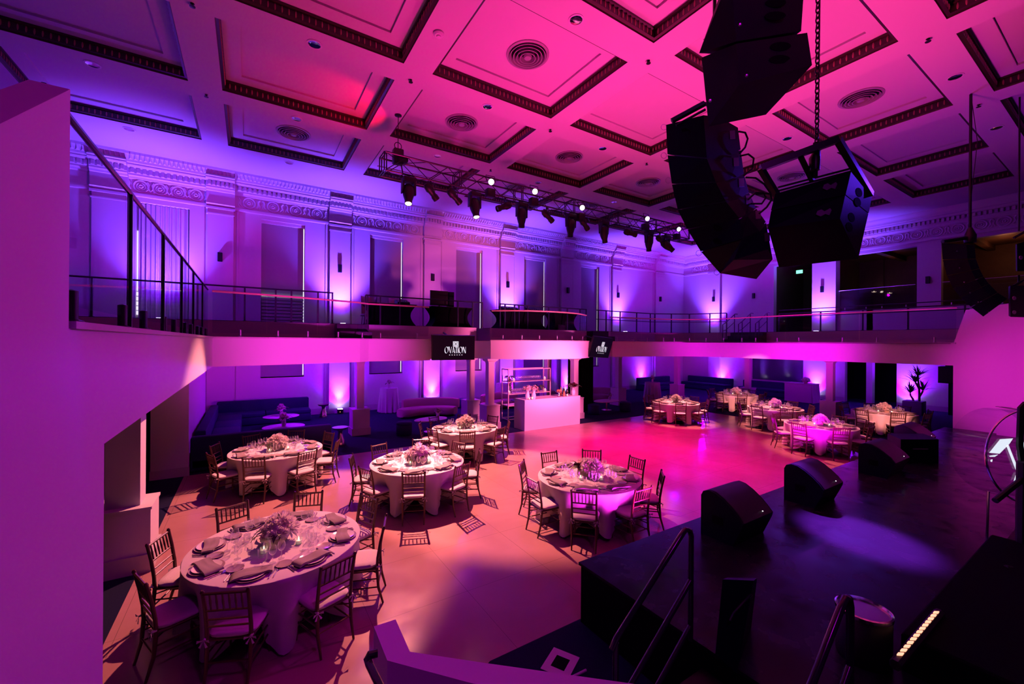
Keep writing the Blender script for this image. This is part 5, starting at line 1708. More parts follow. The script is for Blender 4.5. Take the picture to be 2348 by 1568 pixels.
spandex(4.25, 14.9, 1.75, 0.75, 'black stretch covered table on the tier at left')
spandex(6.55, 14.9, 1.7, 0.75, 'black stretch covered table under the dark monitor')
spandex(9.7, 14.7, 2.4, 0.8, 'wide black covered table above the curved bay')
spandex(12.15, 14.9, 1.4, 0.7, 'black covered table at the right end of the bay')
t = empty('monitor', (6.25, 14.9, ZT + 0.79)); tag(t, 'large dark monitor back on the covered table', 'monitor')
mm = MB(); mm.box(-0.46, -0.03, 0.05, 0.26, 0.03, 0.62); mm.build('screen_back', M['black'], t, smooth=0)
mm = MB(); mm.box(0.27, -0.1, 0.0, 0.48, 0.12, 0.60); mm.build('side_unit', M['cab'], t, smooth=0)
mm = MB(); mm.box(-0.25, -0.12, 0.0, 0.05, 0.12, 0.02); mm.box(-0.13, -0.02, 0.0, -0.07, 0.02, 0.1); mm.build('monitor_foot', M['black'], t, smooth=0)
for x, lb in ((3.75, 'pale tub chair on the tier, left of two'), (4.75, 'pale tub chair on the tier, right of two')):
    t = empty('tub_chair', (x, 15.9, ZT + 0.01)); tag(t, lb, 'chair', 'pale chairs on the tier')
    mm = MB(); mm.loft([[(0.28 * s * math.cos(PI * k / 14 - 0.3 + 0.0), 0.26 * s * math.sin(PI * k / 14 * 1.2 - 0.3), z) for k in range(15)] for s, z in ((0.95, 0.42), (1.0, 0.75), (1.08, 1.12))] + [[(0.26 * s * math.cos(PI * k / 14 - 0.3), 0.24 * s * math.sin(PI * k / 14 * 1.2 - 0.3), z) for k in range(15)] for s, z in ((1.08, 1.12), (1.0, 0.75), (0.93, 0.42))], cap=False, closed=False); mm.build('tub_back', M['cush'], t, smooth=60)
    mm = MB(); mm.lathe([(0.0, 0.38), (0.26, 0.38), (0.28, 0.42), (0.26, 0.47), (0.0, 0.48)], 24); mm.build('seat', M['cush'], t)
    for sx in (-1, 1):
        for sy in (-1, 1):
            mm = MB(); mm.tube([(sx * 0.17, sy * 0.17, 0.39), (sx * 0.2, sy * 0.2, 0)], 0.012, 6); mm.build('leg', M['blackm'], t)
for x, w, lb in ((4.7, 0.45, 'black mixing desk on the left covered table'), (9.3, 0.8, 'black control desk above the bay'), (10.5, 0.5, 'second black equipment box above the bay')):
    t = empty('equipment_box', (x, 14.85, ZT + 0.79)); tag(t, lb, 'equipment')
    mm = MB(); mm.hexa([(-w / 2, -.2, 0), (w / 2, -.2, 0), (w / 2, .2, 0), (-w / 2, .2, 0), (-w / 2, -.2, .08), (w / 2, -.2, .08), (w / 2, .2, .2), (-w / 2, .2, .2)]); mm.build('case', M['cab'], t, smooth=0)
    mm = MB()
    for k in range(5): mm.lathe([(0.0, 0), (0.012, 0), (0.01, 0.025), (0.0, 0.025)], 8, (-w / 2 + (k + .5) * w / 5, -.1, .11))
    mm.build('knob', M['steel'], t)

# ------------------------------------------------------------------ up-lights on the floor and on the tier
UPS = [(3.36, YB - 0.36, 0.0, 'between the navy sofa and the left column'), (7.64, YB - 0.36, 0.0, 'by the back wall behind the oval table'), (11.99, YB - 0.36, 0.0, 'behind the bar shelf'), (16.27, YB - 0.36, 0.0, 'right of the bar, on the far pilaster'),
       (23.1, YB - 0.25, 0.0, 'left of the far corner sofa'), (XR - 0.25, 16.4, 0.0, 'between the two far right sofas'), (XR - 0.25, 10.75, 0.0, 'beside the draped buffet table'), (XR - 0.3, 6.75, 0.0, 'behind the tall potted plant'),
       (3.36, YB - 0.85, ZT + .01, 'on the tier, left bright pilaster'), (11.99, YB - 0.85, ZT + .01, 'on the tier, middle bright pilaster'), (20.55, YB - 0.85, ZT + .01, 'on the tier, right bright pilaster'), (XR - 0.85, 16.97, ZT + .01, 'on the tier before the right wall pilaster'), (XR - 1.0, 10.4, ZT + .01, 'on the tier before the bright pier'), (-2.6, YB - 0.9, ZT + .01, 'on the tier below the curtain')]
for i, (x, y, z, lb) in enumerate(UPS):
    o = None
    def mk():
        t = empty('floor_uplight')
        mm = MB(); mm.rbox(-0.11, -0.11, 0.0, 0.11, 0.11, 0.2, 0.01, 1); mm.build('uplight_case', M['black'], t)
        mm = MB(); mm.box(-0.09, -0.09, 0.2, 0.09, 0.09, 0.205); mm.build('lens', M['lensv'], t, smooth=0)
        mm = MB(); mm.box(-0.03, -0.115, 0.08, -0.01, -0.11, 0.10); mm.build('indicator', M['led'], t, smooth=0)
        return t
    o = inst('uplight', mk); o.location = (x, y, z + (0.01 if z == 0 else 0)); tag(o, 'small black violet uplight ' + lb, 'uplight', 'violet floor uplights')
t = empty('floor_spotlight', (8.95, 13.4, 0.0)); tag(t, 'tiny glowing floor lamp between shelf and bar', 'floor lamp')
mm = MB(); mm.rbox(-0.06, -0.06, 0, 0.06, 0.06, 0.1, 0.01, 1); mm.build('lamp_case', M['black'], t)
mm = MB(); mm.lathe([(0.0, 0.1), (0.05, 0.1), (0.04, 0.13), (0.0, 0.14)], 12); mm.build('lamp_glow', M['flame'], t)
# exit sign
t = empty('exit_sign', at_X(1833, 623, XR + 1.2)); tag(t, 'small green exit sign in the dark opening at right', 'exit sign')
mm = MB(); mm.box(-0.03, -0.17, -0.1, 0.03, 0.17, 0.1); mm.build('sign_box', M['exit'], t, smooth=0)
# little lit lamps seen in the dark room
for px, py, lb in ((2004, 671, 'left one of two small lit wall lamps in the dark room'), (2040, 674, 'right one of two small lit wall lamps in the dark room')):
    t = empty('wall_lamp', at_X(px, py, XR + 3.9)); tag(t, lb, 'lamp')
    mm = MB(); mm.lathe([(0.0, 0.0), (0.09, 0.02), (0.12, 0.06), (0.10, 0.07), (0.0, 0.05)], 14); mm.build('lamp_shade', M['wax'], t)
    mm = MB(); mm.lathe([(0.0, 0.05), (0.06, 0.06), (0.0, 0.09)], 10); mm.build('lamp_bulb', M['flame'], t)
# glass guards of the right openings
rail_run('glass_railing', [(XR - 0.05, 6.55), (XR - 0.05, 9.72)], 5.0, 1.15, [], 'glass guard with bright rail in the wide dark opening', 'balcony glass railings', M['steel'], M['steel'], glass=True, r=0.018)
rail_run('glass_railing', [(XR - 0.05, 2.5), (XR - 0.05, 5.6)], 5.0, 1.15, [], 'glass guard in the rightmost dark opening', 'balcony glass railings', M['steel'], M['steel'], glass=True, r=0.018)
# hung loudspeaker under the balcony at right
t = empty('loudspeaker', at_X(2176, 859, 26.2)); tag(t, 'black loudspeaker hung under the right balcony', 'loudspeaker')
mm = MB(); mm.rbox(-0.35, -0.40, -0.37, 0.35, 0.28, 0.37, 0.02); mm.build('cabinet', M['cab'], t)
mm = MB(); mm.box(-0.355, -0.38, -0.34, -0.35, 0.26, 0.34); mm.build('grille', M['grille'], t, smooth=0)
mm = MB(); mm.box(-0.1, -0.1, 0.37, 0.1, 0.1, 0.62); mm.build('bracket', M['blackm'], t, smooth=0)
t = empty('black_drape', (26.6, 4.8, 0.0)); tag(t, 'narrow dark drape under the hung loudspeaker', 'drape')
mm = MB(); nn = 30
mm.add([(0.03 * math.sin(k), -0.35 + 0.7 * k / nn, 0.02) for k in range(nn + 1)] + [(0.03 * math.sin(k), -0.35 + 0.7 * k / nn, 2.5) for k in range(nn + 1)], [(k, k + 1, nn + 2 + k, nn + 1 + k) for k in range(nn)]); mm.build('drape_cloth', M['velvet'], t, smooth=80)

# ------------------------------------------------------------------ stage
ZS = 0.68
m = MB(); m.box(3.17, -2.5, 0.0, 17.8, 3.5, ZS - 0.03)
structure(m.build('floor_stage_body', M['drape'], smooth=0), 'black stage skirt')
m = MB(); m.box(3.15, -2.5, ZS - 0.03, 17.8, 3.52, ZS)
structure(m.build('floor_stage', M['stage'], smooth=0), 'glossy black stage floor')
WED = [(4.99, 3.22, 0.72, 'nearest stage monitor wedge, at the left end of the stage edge'), (7.2, 3.22, 0.70, 'second stage monitor wedge from the left along the stage edge'), (9.95, 3.14, 0.82, 'third stage monitor wedge from the left along the stage edge'), (12.9, 3.40, 0.85, 'farthest stage monitor wedge on the stage edge')]
for i, (x, y, w, lb) in enumerate(WED):
    t = empty('stage_monitor', (x, y, ZS)); tag(t, 'black curved ' + lb, 'stage monitor', 'wedge monitors along the stage edge')
    pr = [(0, 0), (0, .50), (-.03, .56), (-.10, .59), (-.19, .58), (-.29, .53), (-.39, .46), (-.48, .38), (-.54, .31), (-.53, .26), (-.42, 0)]
    mm = MB(); mm.loft([[(q, a, b) for a, b in pr] for q in (0, w)]); mm.build('cabinet', M['cab'], t, smooth=25)
    top = pr[3:9]
    mm = MB(); e = 0.006
    mm.loft([[(0.03, a - e * .6, b + e), (w - 0.03, a - e * .6, b + e)] for a, b in top], cap=False, closed=False); gr = mm.build('grille', M['grille'], t, smooth=60)
    mm = MB(); mm.lathe([(0, 0), (0.009, 0), (0.006, 0.006), (0, 0.007)], 8, (w * 0.72, -0.51, 0.352)); mm.build('indicator', M['ledw'], gr)
    mm = MB(); mm.box(-0.004, -0.30, 0.20, 0.0, -0.16, 0.30); mm.build('side_handle', M['hole'], t, smooth=0)


def pole(mm, pts, r=0.022): mm.tube(pts, r, 10)


t = empty('stage_stair', (2.0, 1.5, 0.0)); tag(t, 'black stair with handrails at the left end of the stage', 'stage steps')
for i in range(3):
    mm = MB(); mm.box(0.2 + 0.3 * i, -0.45, 0.012, 1.13, 0.5, 0.17 * (i + 1)); mm.build('step', M['black'], t, smooth=0)
for y, lb in ((0.6, 'front'), (-0.48, 'rear')):
    mm = MB()
    pole(mm, [(1.12, y, 0.68), (1.12, y, 1.55), (1.10, y, 1.60), (1.04, y, 1.62), (0.98, y, 1.58), (0.24, y, 1.02), (0.20, y, 0.96)])
    pole(mm, [(1.12, y, 1.18), (0.30, y, 0.55)])
    pole(mm, [(0.24, y, 1.0), (0.24, y, 0.02)])
    pole(mm, [(1.12, y, 0.80), (0.40, y, 0.25)])
    mm.build('stage_handrail', M['gloss'], t, smooth=60)
# foreground handrail of the stair in front of the camera
t = empty('stair_handrail', at_z(848, 1506, 1.15)); tag(t, 'black bent handrail end in front of the low white parapet', 'handrail')
b0 = t.location
mm = MB(); pts = [at_z(866, 1497, 1.15), at_z(846, 1502, 1.15), at_z(842, 1510, 1.14), at_z(846, 1522, 1.12), at_d(885, 1600, 2.35), at_d(900, 1660, 2.2)]
mm.tube([p - b0 for p in pts], 0.024, 10); mm.build('handrail_tube', M['gloss'], t)
# leaning dark speaker near the stage steps
t = empty('side_fill_speaker', at_d(1690, 1440, 3.3)); tag(t, 'tall black speaker standing behind the stage steps', 'loudspeaker')
b0 = t.location
q = [at_d(1640, 1500, 3.15), at_d(1690, 1545, 3.15), at_d(1715, 1500, 3.6), at_d(1665, 1470, 3.6), at_d(1657, 1328, 3.15), at_d(1728, 1331, 3.15), at_d(1736, 1325, 3.55), at_d(1668, 1324, 3.55)]
mm = MB(); mm.hexa([p - b0 for p in q]); mm.build('cabinet', M['cab'], t, smooth=0)
mm = MB(); mm.tube([at_d(1722, 1362, 3.13) - b0, at_d(1683, 1404, 3.13) - b0, at_d(1674, 1422, 3.13) - b0], 0.012, 8); mm.build('carry_handle', M['gloss'], t)
# drum-like bin, LED bar, cases
t = empty('floor_drum', (4.12, 1.26, ZS)); tag(t, 'black round drum with a shiny rim left of the amber light bar', 'drum')
mm = MB(); mm.lathe([(0.0, 0), (0.17, 0), (0.175, 0.02), (0.175, 0.36), (0.165, 0.37), (0.0, 0.365)], 32); mm.build('drum_shell', M['black'], t, smooth=50)
mm = MB(); mm.lathe([(0.170, 0.355), (0.182, 0.36), (0.182, 0.385), (0.170, 0.39), (0.166, 0.37)], 32); mm.build('drum_rim', M['chrome'], t, smooth=50)
t = empty('equipment_case', (4.4, 0.2, ZS)); tag(t, 'long black equipment case carrying the amber light bar', 'equipment case')
mm = MB(); mm.rbox(-0.2, 0, 0.0, 2.9, 0.86, 0.28, 0.015, 1); mm.build('case_body', M['drape'], t)
t = empty('light_bar', (4.35, 1.10, ZS + 0.02)); tag(t, 'glowing amber light bar on the black case at lower right', 'light bar')
p, q = at_z(2060, 1507, ZS + 0.32), at_z(2149, 1403, ZS + 0.32)
mm = MB(); b0 = t.location; dv = (q - p).normalized()
mm.tube([p - b0 - dv * 0.06 - Vector((0, 0, .03)), q - b0 + dv * 0.06 - Vector((0, 0, .03))], 0.035, 8); mm.build('bar_housing', M['black'], t)
sd = dv.cross(Vector((0, 0, 1))).normalized()
for i in range(13):
    c = p.lerp(q, (i + 0.5) / 13) - b0
    mm = MB(); e = dv * 0.017; s2 = sd * 0.011; u = Vector((0, 0, 0.012))
    mm.hexa([c - e - s2 - dv * .01, c + e - s2 - dv * .01, c + e + s2 + dv * .02, c - e + s2 + dv * .02, c - e - s2 + u - dv * .01, c + e - s2 + u - dv * .01, c + e + s2 + u + dv * .02, c - e + s2 + u + dv * .02]); mm.build('light_cell', M['ledo'], t, smooth=0)
m = MB(); m.box(5.2, -2.3, ZS, 13.5, 1.05, ZS + 0.012); o = m.build('stage_rug', M['rug'], smooth=0); tag(o, 'dark patterned rug on the stage floor at right', 'rug')
# bass drum head, light on its white letters put in as emission
DC = at_X(2368, 1048, 7.6)
t = empty('bass_drum', DC); tag(t, 'clear drum head with white lettering at the right edge', 'drum')
ny = (-VF + Vector((0, 0, 0.05))).normalized()
u_ = Vector((0, 0, 1)).cross(ny).normalized(); v_ = ny.cross(u_)
RD = 0.54
def DP(a, b, e=0.0): return u_ * a + v_ * b + ny * e
mm = MB(); mm.add([DP(RD * math.cos(2 * PI * k / 64), RD * math.sin(2 * PI * k / 64)) for k in range(64)], [tuple(range(64))]); hd = mm.build('drum_head', M['acryl'], t, smooth=0)
mm = MB(); rings = []
for k in range(65):
    a = 2 * PI * k / 64
    rings.append([DP((RD + 0.012 * math.cos(b)) * math.cos(a), (RD + 0.012 * math.cos(b)) * math.sin(a), 0.012 * math.sin(b)) for b in [2 * PI * j / 6 for j in range(6)]])
mm.loft(rings, cap=False); mm.build('drum_hoop', M['chrome'], t, smooth=60)
for q in (-0.3, 0.3):
    mm = MB(); pz_ = DP(q, -math.sqrt(RD * RD - q * q), -0.2); mm.tube([pz_, Vector((pz_.x + q * 0.3, pz_.y, ZS + 0.015 - DC.z))], 0.012, 6); mm.build('drum_leg', M['chrome'], t)
mm = MB()
Rp = ray(2368, 1048)
def onhead(px, py, e=0.012):
    d = ray(px, py); tt = (DC + ny * e - CAM).dot(ny) / d.dot(ny); return CAM + d * tt - DC
for pl in ([(2268, 1038), (2293, 1007), (2322, 1005), (2314, 1017), (2291, 1040)], [(2268, 1045), (2288, 1042), (2280, 1047), (2269, 1047)], [(2307, 1021), (2312, 1020), (2334, 1075), (2329, 1078)], [(2271, 1054), (2275, 1053), (2274, 1059), (2271, 1058)], [(2330, 1085), (2340, 1082), (2337, 1095), (2324, 1103)]):
    n = len(pl); mm.extr([onhead(*p_) for p_ in pl], ny * 0.004)
n = 20
oc, ic = [], []
for k in range(n):
    a = 0.6 + 5.1 * k / (n - 1)
    oc.append(onhead(2362 + 27 * math.cos(a), 1040 + 31 * math.sin(a))); ic.append(onhead(2364 + 17 * math.cos(a), 1040 + 20 * math.sin(a)))
for k in range(n - 1): mm.add([oc[k], oc[k + 1], ic[k + 1], ic[k]], [(0, 1, 2, 3)])
mm.build('lettering', M['sign'], hd, smooth=0)
mm = MB(); mm.loft([[DP((RD - 0.02) * math.cos(2 * PI * k / 40), (RD - 0.02) * math.sin(2 * PI * k / 40), e) for k in range(40)] for e in (-0.03, -0.42)], cap=False); 
t2 = mm.build('drum_shell', M['acryl'], t, smooth=60)
t2.hide_render = False
# microphone stands
t = empty('microphone_stand', at_d(2330, 1420, 4.6)); tag(t, 'black tripod microphone stand before the drum at the right edge', 'microphone stand')
b0 = t.location
mm = MB(); mm.tube([at_d(2348, 1095, 4.6) - b0, at_d(2282, 1148, 4.5) - b0], 0.03, 10); mm.build('microphone', M['black'], t)
mm = MB(); mm.tube([at_d(2352, 925, 4.7) - b0, at_d(2341, 935, 4.7) - b0, at_d(2338, 1020, 4.7) - b0, at_d(2350, 1100, 4.7) - b0, at_d(2345, 1250, 4.7) - b0], 0.03, 8); mm.build('boom', M['black'], t)
mm = MB(); mm.tube([at_d(2352, 1060, 4.6) - b0, at_d(2350, 1200, 4.6) - b0, at_d(2352, 1560, 4.6) - b0], 0.07, 10); mm.build('stand_column', M['black'], t)
t = empty('microphone_stand', at_d(2290, 1450, 4.1)); tag(t, 'short black microphone stand with boom on the rug at lower right', 'microphone stand')
b0 = t.location
mm = MB(); mm.tube([at_d(2320, 1302, 4.1) - b0, at_d(2312, 1306, 4.1) - b0, at_d(2272, 1440, 4.1) - b0, at_d(2255, 1500, 4.1) - b0], 0.014, 8); mm.build('stand_pole', M['black'], t)
mm = MB(); mm.tube([at_d(2345, 1310, 4.1) - b0, at_d(2306, 1300, 4.1) - b0], 0.022, 8); mm.build('microphone', M['black'], t)
for e in ((2190, 1466), (2330, 1470), (2320, 1535)):
    mm = MB(); mm.tube([at_d(2262, 1478, 4.1) - b0, at_d(e[0], e[1], 4.05) - b0], 0.014, 6); mm.build('leg', M['black'], t)
t = empty('snare_drum', at_d(2325, 1250, 5.6)); tag(t, 'dark drum with bright rim at the right edge of the stage', 'drum')
mm = MB(); mm.lathe([(0.0, -0.42), (0.2, -0.42), (0.21, -0.40), (0.21, 0.0), (0.0, 0.01)], 28); mm.build('drum_shell', M['black'], t, smooth=50)
mm = MB(); mm.lathe([(0.20, -0.01), (0.218, 0.0), (0.218, 0.02), (0.20, 0.02)], 28); mm.build('drum_rim', M['chrome'], t, smooth=50)
# black side panels standing at the back right of the stage
for nm, q, lb in (('stage_box', [(2065, 1062), (2152, 1062), (2152, 1012), (2068, 1012)], 'black box at the back right of the stage'),):
    base = [at_z(*q[0], ZS), at_z(*q[1], ZS)]
    t = empty(nm, base[0]); tag(t, lb, 'equipment case')
    x0, y0 = 0, 0; d = base[1] - base[0]
    mm = MB(); h = 0.5 if nm == 'stage_box' else 0.28
    back = Vector((0.5, 0.35, 0)) if nm == 'stage_box' else Vector((0.7, 0.5, 0))
    mm.hexa([Vector((0, 0, 0)), d, d + back, back, Vector((0, 0, h)), d + Vector((0, 0, h)), d + back + Vector((0, 0, h)), back + Vector((0, 0, h))]); mm.build('case_body', M['cab'], t, smooth=0)
    mm = MB(); mm.tube([d * 0.3 + Vector((0, -0.01, h * .6)), d * 0.7 + Vector((0, -0.01, h * .6))], 0.012, 6); mm.build('case_handle', M['steel'], t)
# square sheet and strip of tape on the dark floor
p = at_z(1285, 1520, 0.014)
t = empty('paper_sign', p, R(28)); tag(t, 'square pale sheet with dark centre on the dark floor', 'paper')
mm = MB()
for a, b, c, d in ((-.16, -.14, .16, -.07), (-.16, .07, .16, .14), (-.16, -.07, -.08, .07), (.08, -.07, .16, .07)): mm.box(a, b, 0, c, d, 0.003)
mm.build('sheet', M['tape'], t, smooth=0)
mm = MB(); mm.box(-.08, -.07, 0, .08, .07, 0.003); mm.build('dark_square', M['drape'], t, smooth=0)
p, q = at_z(1312, 1552, 0.02), at_z(1344, 1536, 0.02)
mm = MB(); mm.tube([p, q], 0.012, 6); o = mm.build('floor_tape', M['tape']); tag(o, 'short pale strip of tape beside the square sheet', 'tape')
# small dance floor sticker : the lit exit reflection is real, nothing stuck here

# ------------------------------------------------------------------ hanging loudspeakers
def c2(x, y): return (1480 + x / 3.564, 220 + y / 3.564)


def plane_pt(px, py, A, B, C, e=0.0):
    n = (B - A).cross(C - A).normalized()
    if n.dot(CAM - A) < 0: n = -n
    d = ray(px, py); t_ = (A + n * e - CAM).dot(n) / d.dot(n)
    return CAM + d * t_


def ellipse_on(px, py, rx, ry, rot, A, B, C, e=0.004, n=20):
    return [plane_pt(px + rx * math.cos(2 * PI * k / n) * math.cos(rot) - ry * math.sin(2 * PI * k / n) * math.sin(rot), py + rx * math.cos(2 * PI * k / n) * math.sin(rot) + ry * math.sin(2 * PI * k / n) * math.cos(rot), A, B, C, e) for k in range(n)]


LL = [(168, 232), (180, 480), (216, 720), (264, 930), (342, 1090), (452, 1270), (612, 1452)]
FF = [(475, 150), (502, 510), (575, 705), (657, 862), (770, 1002), (790, 1170), (722, 1342)]
SS = [(610, 170), (640, 530), (690, 700), (752, 850), (834, 980), (930, 1105), (1000, 1255)]
RR = [(755, 255), (778, 440), (805, 640), (846, 790), (905, 920), (985, 1030), (1040, 1340)]
BBm = [(420, 300), (440, 540), (480, 760), (540, 930), (620, 1100), (740, 1280), (910, 1500)]
t = empty('hanging_line_array', at_d(*c2(450, 700), 4.8)); tag(t, 'curved black line array speaker hanging in the middle distance', 'hanging speaker', 'hanging speaker arrays')
b0 = t.location
lv = []
for k in range(7):
    lv.append([at_d(*c2(*LL[k]), 4.85) - b0, at_d(*c2(*FF[k]), 4.45) - b0, at_d(*c2(*SS[k]), 4.6) - b0, at_d(*c2(*RR[k]), 4.8) - b0, at_d(*c2(*BBm[k]), 5.2) - b0])
for k in range(6):
    up, dn = lv[k], lv[k + 1]
    g = 0.018
    r0 = [a.lerp(b_, g) for a, b_ in zip(up, dn)]; r1 = [a.lerp(b_, 1 - g) for a, b_ in zip(up, dn)]
    mm = MB(); mm.loft([r1, r0]); mm.build('array_box', M['cab'], t, smooth=0)
    A, B_, C_ = up[0] + b0, up[1] + b0, dn[1] + b0
    cx_, cy_ = (LL[k][0] + FF[k][0] + LL[k + 1][0] + FF[k + 1][0]) / 4, (LL[k][1] + FF[k][1] + LL[k + 1][1] + FF[k + 1][1]) / 4
    for s in (-1, 1):
        q = c2(cx_ + 20 * s * 0, cy_ + s * 55)
        if k < 5:
            ring = [p_ - b0 for p_ in ellipse_on(q[0], q[1], 11, 6.5, 0.3, A, B_, C_, 0.003)]
            mm = MB(); nn_ = (Vector(ring[5]) - Vector(ring[0])).cross(Vector(ring[10]) - Vector(ring[0])).normalized()
            mm.extr(ring, nn_ * 0.002); mm.build('grip_shade', M['hole'], t, smooth=0)  # flat ellipse, recess shade put into its colour
    # rear panel with connector plate
    A, B_, C_ = up[2] + b0, up[3] + b0, dn[2] + b0
    mx_, my_ = (SS[k][0] * .4 + RR[k][0] * .6 + SS[k + 1][0] * .4 + RR[k + 1][0] * .6) / 2, (SS[k][1] * .4 + RR[k][1] * .6 + SS[k + 1][1] * .4 + RR[k + 1][1] * .6) / 2
    q = c2(mx_, my_ - 30)
    mm = MB(); mm.extr([p_ - b0 for p_ in (plane_pt(q[0] - 6, q[1] - 9, A, B_, C_, .004), plane_pt(q[0] + 6, q[1] - 10, A, B_, C_, .004), plane_pt(q[0] + 7, q[1] + 9, A, B_, C_, .004), plane_pt(q[0] - 5, q[1] + 10, A, B_, C_, .004))], (0, 0, 0.003)); mm.build('connector_plate', M['dullsteel'], t, smooth=0)
for e in (((760, 290), (815, 300), (836, 350), (815, 420), (770, 470)), ((775, 490), (840, 475), (885, 510), (875, 590), (805, 650)), ((820, 665), (900, 670), (970, 720), (1020, 790), (1032, 850)), ((840, 845), (900, 790), (960, 790), (985, 830), (950, 880), (860, 880)), ((905, 800), (975, 795), (1030, 800)), ((930, 960), (990, 910), (1030, 850))):
    mm = MB(); mm.tube([at_d(*c2(*p_), 4.72) - b0 for p_ in e], 0.011, 6); mm.build('speaker_cable', M['black'], t)
for x, y in ((150, 255), (150, 487), (186, 690), (435, 1285), (582, 1440)):
    mm = MB(); rings = []
    cc = at_d(*c2(x, y), 4.85) - b0
    for i in range(15):
        a = 2 * PI * i / 14; p_ = cc + VR * 0.032 * math.cos(a) + VU * 0.034 * math.sin(a); rings.append(p_)
    mm.tube(rings, 0.003, 4, cap=False); mm.build('pin_lanyard', M['steel'], t)
mm = MB()
for a, b_ in (((215, 205), (480, 62)), ((250, 240), (490, 110))):
    mm.tube([at_d(*c2(*a), 4.7) - b0, at_d(*c2(*b_), 4.6) - b0], 0.035 if a[0] < 230 else 0.015, 6)
mm.tube([at_d(*c2(345, 190), 4.68) - b0, at_d(*c2(360, 215), 4.7) - b0], 0.02, 5)
pz = at_d(*c2(560, 100), 4.75); mm.tube([at_d(*c2(480, 62), 4.6) - b0, pz - b0, Vector((pz.x, pz.y, ZC - 0.03)) - b0], 0.02, 6)
mm.build('fly_bar', M['blackm'], t)


def cabinet_pair(ringsets, label, name='hanging_subwoofer', extra=None):
    """ringsets: list of (top ring, bottom ring) px/depth quads: far left, corner, far right, hidden back"""
    org = at_d(*ringsets[0][0][1])
    t = empty(name, org); tag(t, label, 'hanging speaker', 'hanging subwoofer pairs')
    for top, bot in ringsets:
        a = [at_d(*p_) - org for p_ in top]; b_ = [at_d(*p_) - org for p_ in bot]
        mm = MB(); mm.loft([b_, a]); mm.build('cabinet', M['cab'], t, smooth=0)
    return t, org


S1 = [([(1668, -60, 3.15), (1676, -60, 2.95), (1846, -60, 3.25), (1838, -60, 3.5)], [(1603, 122, 3.25), (1688, 95, 2.92), (1837, 71, 3.25), (1760, 130, 3.55)]),
      ([(1609, 132, 3.25), (1689, 100, 2.92), (1851, 75, 3.27), (1765, 130, 3.55)], [(1625, 290, 3.2), (1695, 194, 2.9), (1862, 149, 3.25), (1756, 263, 3.5)])]
t, o0 = cabinet_pair(S1, 'pair of big black subwoofers at the top, cut by the picture edge')
for q in ((1779, 6, 0), (1778, 36, 0), (1790, 106, 1), (1788, 136, 1)):
    k = S1[q[2]]; A, B_, C_ = at_d(*k[0][1]), at_d(*k[0][2]), at_d(*k[1][1])
    ring = [p_ - o0 for p_ in ellipse_on(q[0], q[1], 24, 10, -0.05, A, B_, C_, 0.003)]
    nn_ = (ring[5] - ring[0]).cross(ring[10] - ring[0]).normalized()
    mm = MB(); mm.extr(ring, nn_ * 0.002); mm.build('grip_shade', M['hole'], t, smooth=0)  # shaded grip recess drawn as a flat black ellipse
mm = MB(); pz = at_d(1720, -40, 3.1)
mm.tube([at_d(1676, -55, 3.0) - o0, pz - o0, Vector((pz.x, pz.y, ZC)) - o0], 0.02, 6); mm.build('hanging_chain', M['blackm'], t)
mm = MB()
for px_ in ((1693, 62), (1708, 178), (1625, 235)): mm.lathe([(0, 0), (0.012, 0), (0.008, 0.008), (0, 0.009)], 8, at_d(px_[0], px_[1], 2.9) - o0 - VF * 0.02, -VF)
mm.build('bolt', M['steel'], t)

S2 = [([(1777.4, 444.5, 4.75), (1951.4, 394, 4.55), (1999, 453, 5.05), (1830, 500, 5.3)], [(1768, 482, 4.77), (1939, 446, 4.55), (1992, 488, 5.08), (1830, 530, 5.3)]),
      ([(1768, 484, 4.77), (1938, 448, 4.55), (1991, 490, 5.08), (1830, 530, 5.3)], [(1761, 523, 4.8), (1926, 501, 4.55), (1968, 593, 5.1), (1786, 613, 5.35)])]
t, o0 = cabinet_pair(S2, 'pair of black subwoofers hung by a chain in an open steel frame')
for q in ((1970, 441, 0), (1967, 463, 0), (1953, 498, 1), (1948, 520, 1)):
    k = S2[q[2]]; A, B_, C_ = at_d(*k[0][1]), at_d(*k[0][2]), at_d(*k[1][1])
    ring = [p_ - o0 for p_ in ellipse_on(q[0], q[1], 7, 11, -0.3, A, B_, C_, 0.003)]
    nn_ = (ring[5] - ring[0]).cross(ring[10] - ring[0]).normalized()
    mm = MB(); mm.extr(ring, nn_ * 0.002); mm.build('grip_shade', M['hole'], t, smooth=0)  # flat black ellipse for the shade of a grip recess
for q, w in (((1903, 427), 17), ((1889, 487), 18)):
    k = S2[0] if q[1] < 450 else S2[1]
    A, B_, C_ = at_d(*k[0][0]), at_d(*k[0][1]), at_d(*k[1][1])
    ring = [plane_pt(q[0] + dx * w, q[1] + dy * 9, A, B_, C_, 0.006) - o0 for dx, dy in ((-1, .5), (-.8, -.4), (-.3, -.8), (.1, -.3), (.8, -1.1), (1, -.6), (.7, .7), (.2, .4), (-.4, 1.0))]
    mm = MB(); mm.extr(ring, VF * 0.004); mm.build('connector_plate', M['dullsteel'], t, smooth=0)
mm = MB()
def bar(a, b_, r): mm.tube([at_d(*a) - o0, at_d(*b_) - o0], r, 4)
bar((1744, 386, 4.7), (1921, 320, 4.5), 0.05); bar((1921, 320, 4.5), (1996, 446, 5.0), 0.045); bar((1744, 386, 4.7), (1784, 452, 4.8), 0.04); bar((1836, 360, 4.6), (1863, 415, 4.75), 0.03)
bar((1784, 430, 4.8), (1960, 384, 4.75), 0.014); bar((1784, 438, 4.8), (1955, 392, 4.72), 0.014)
mm.build('fly_frame', M['blackm'], t, smooth=0)
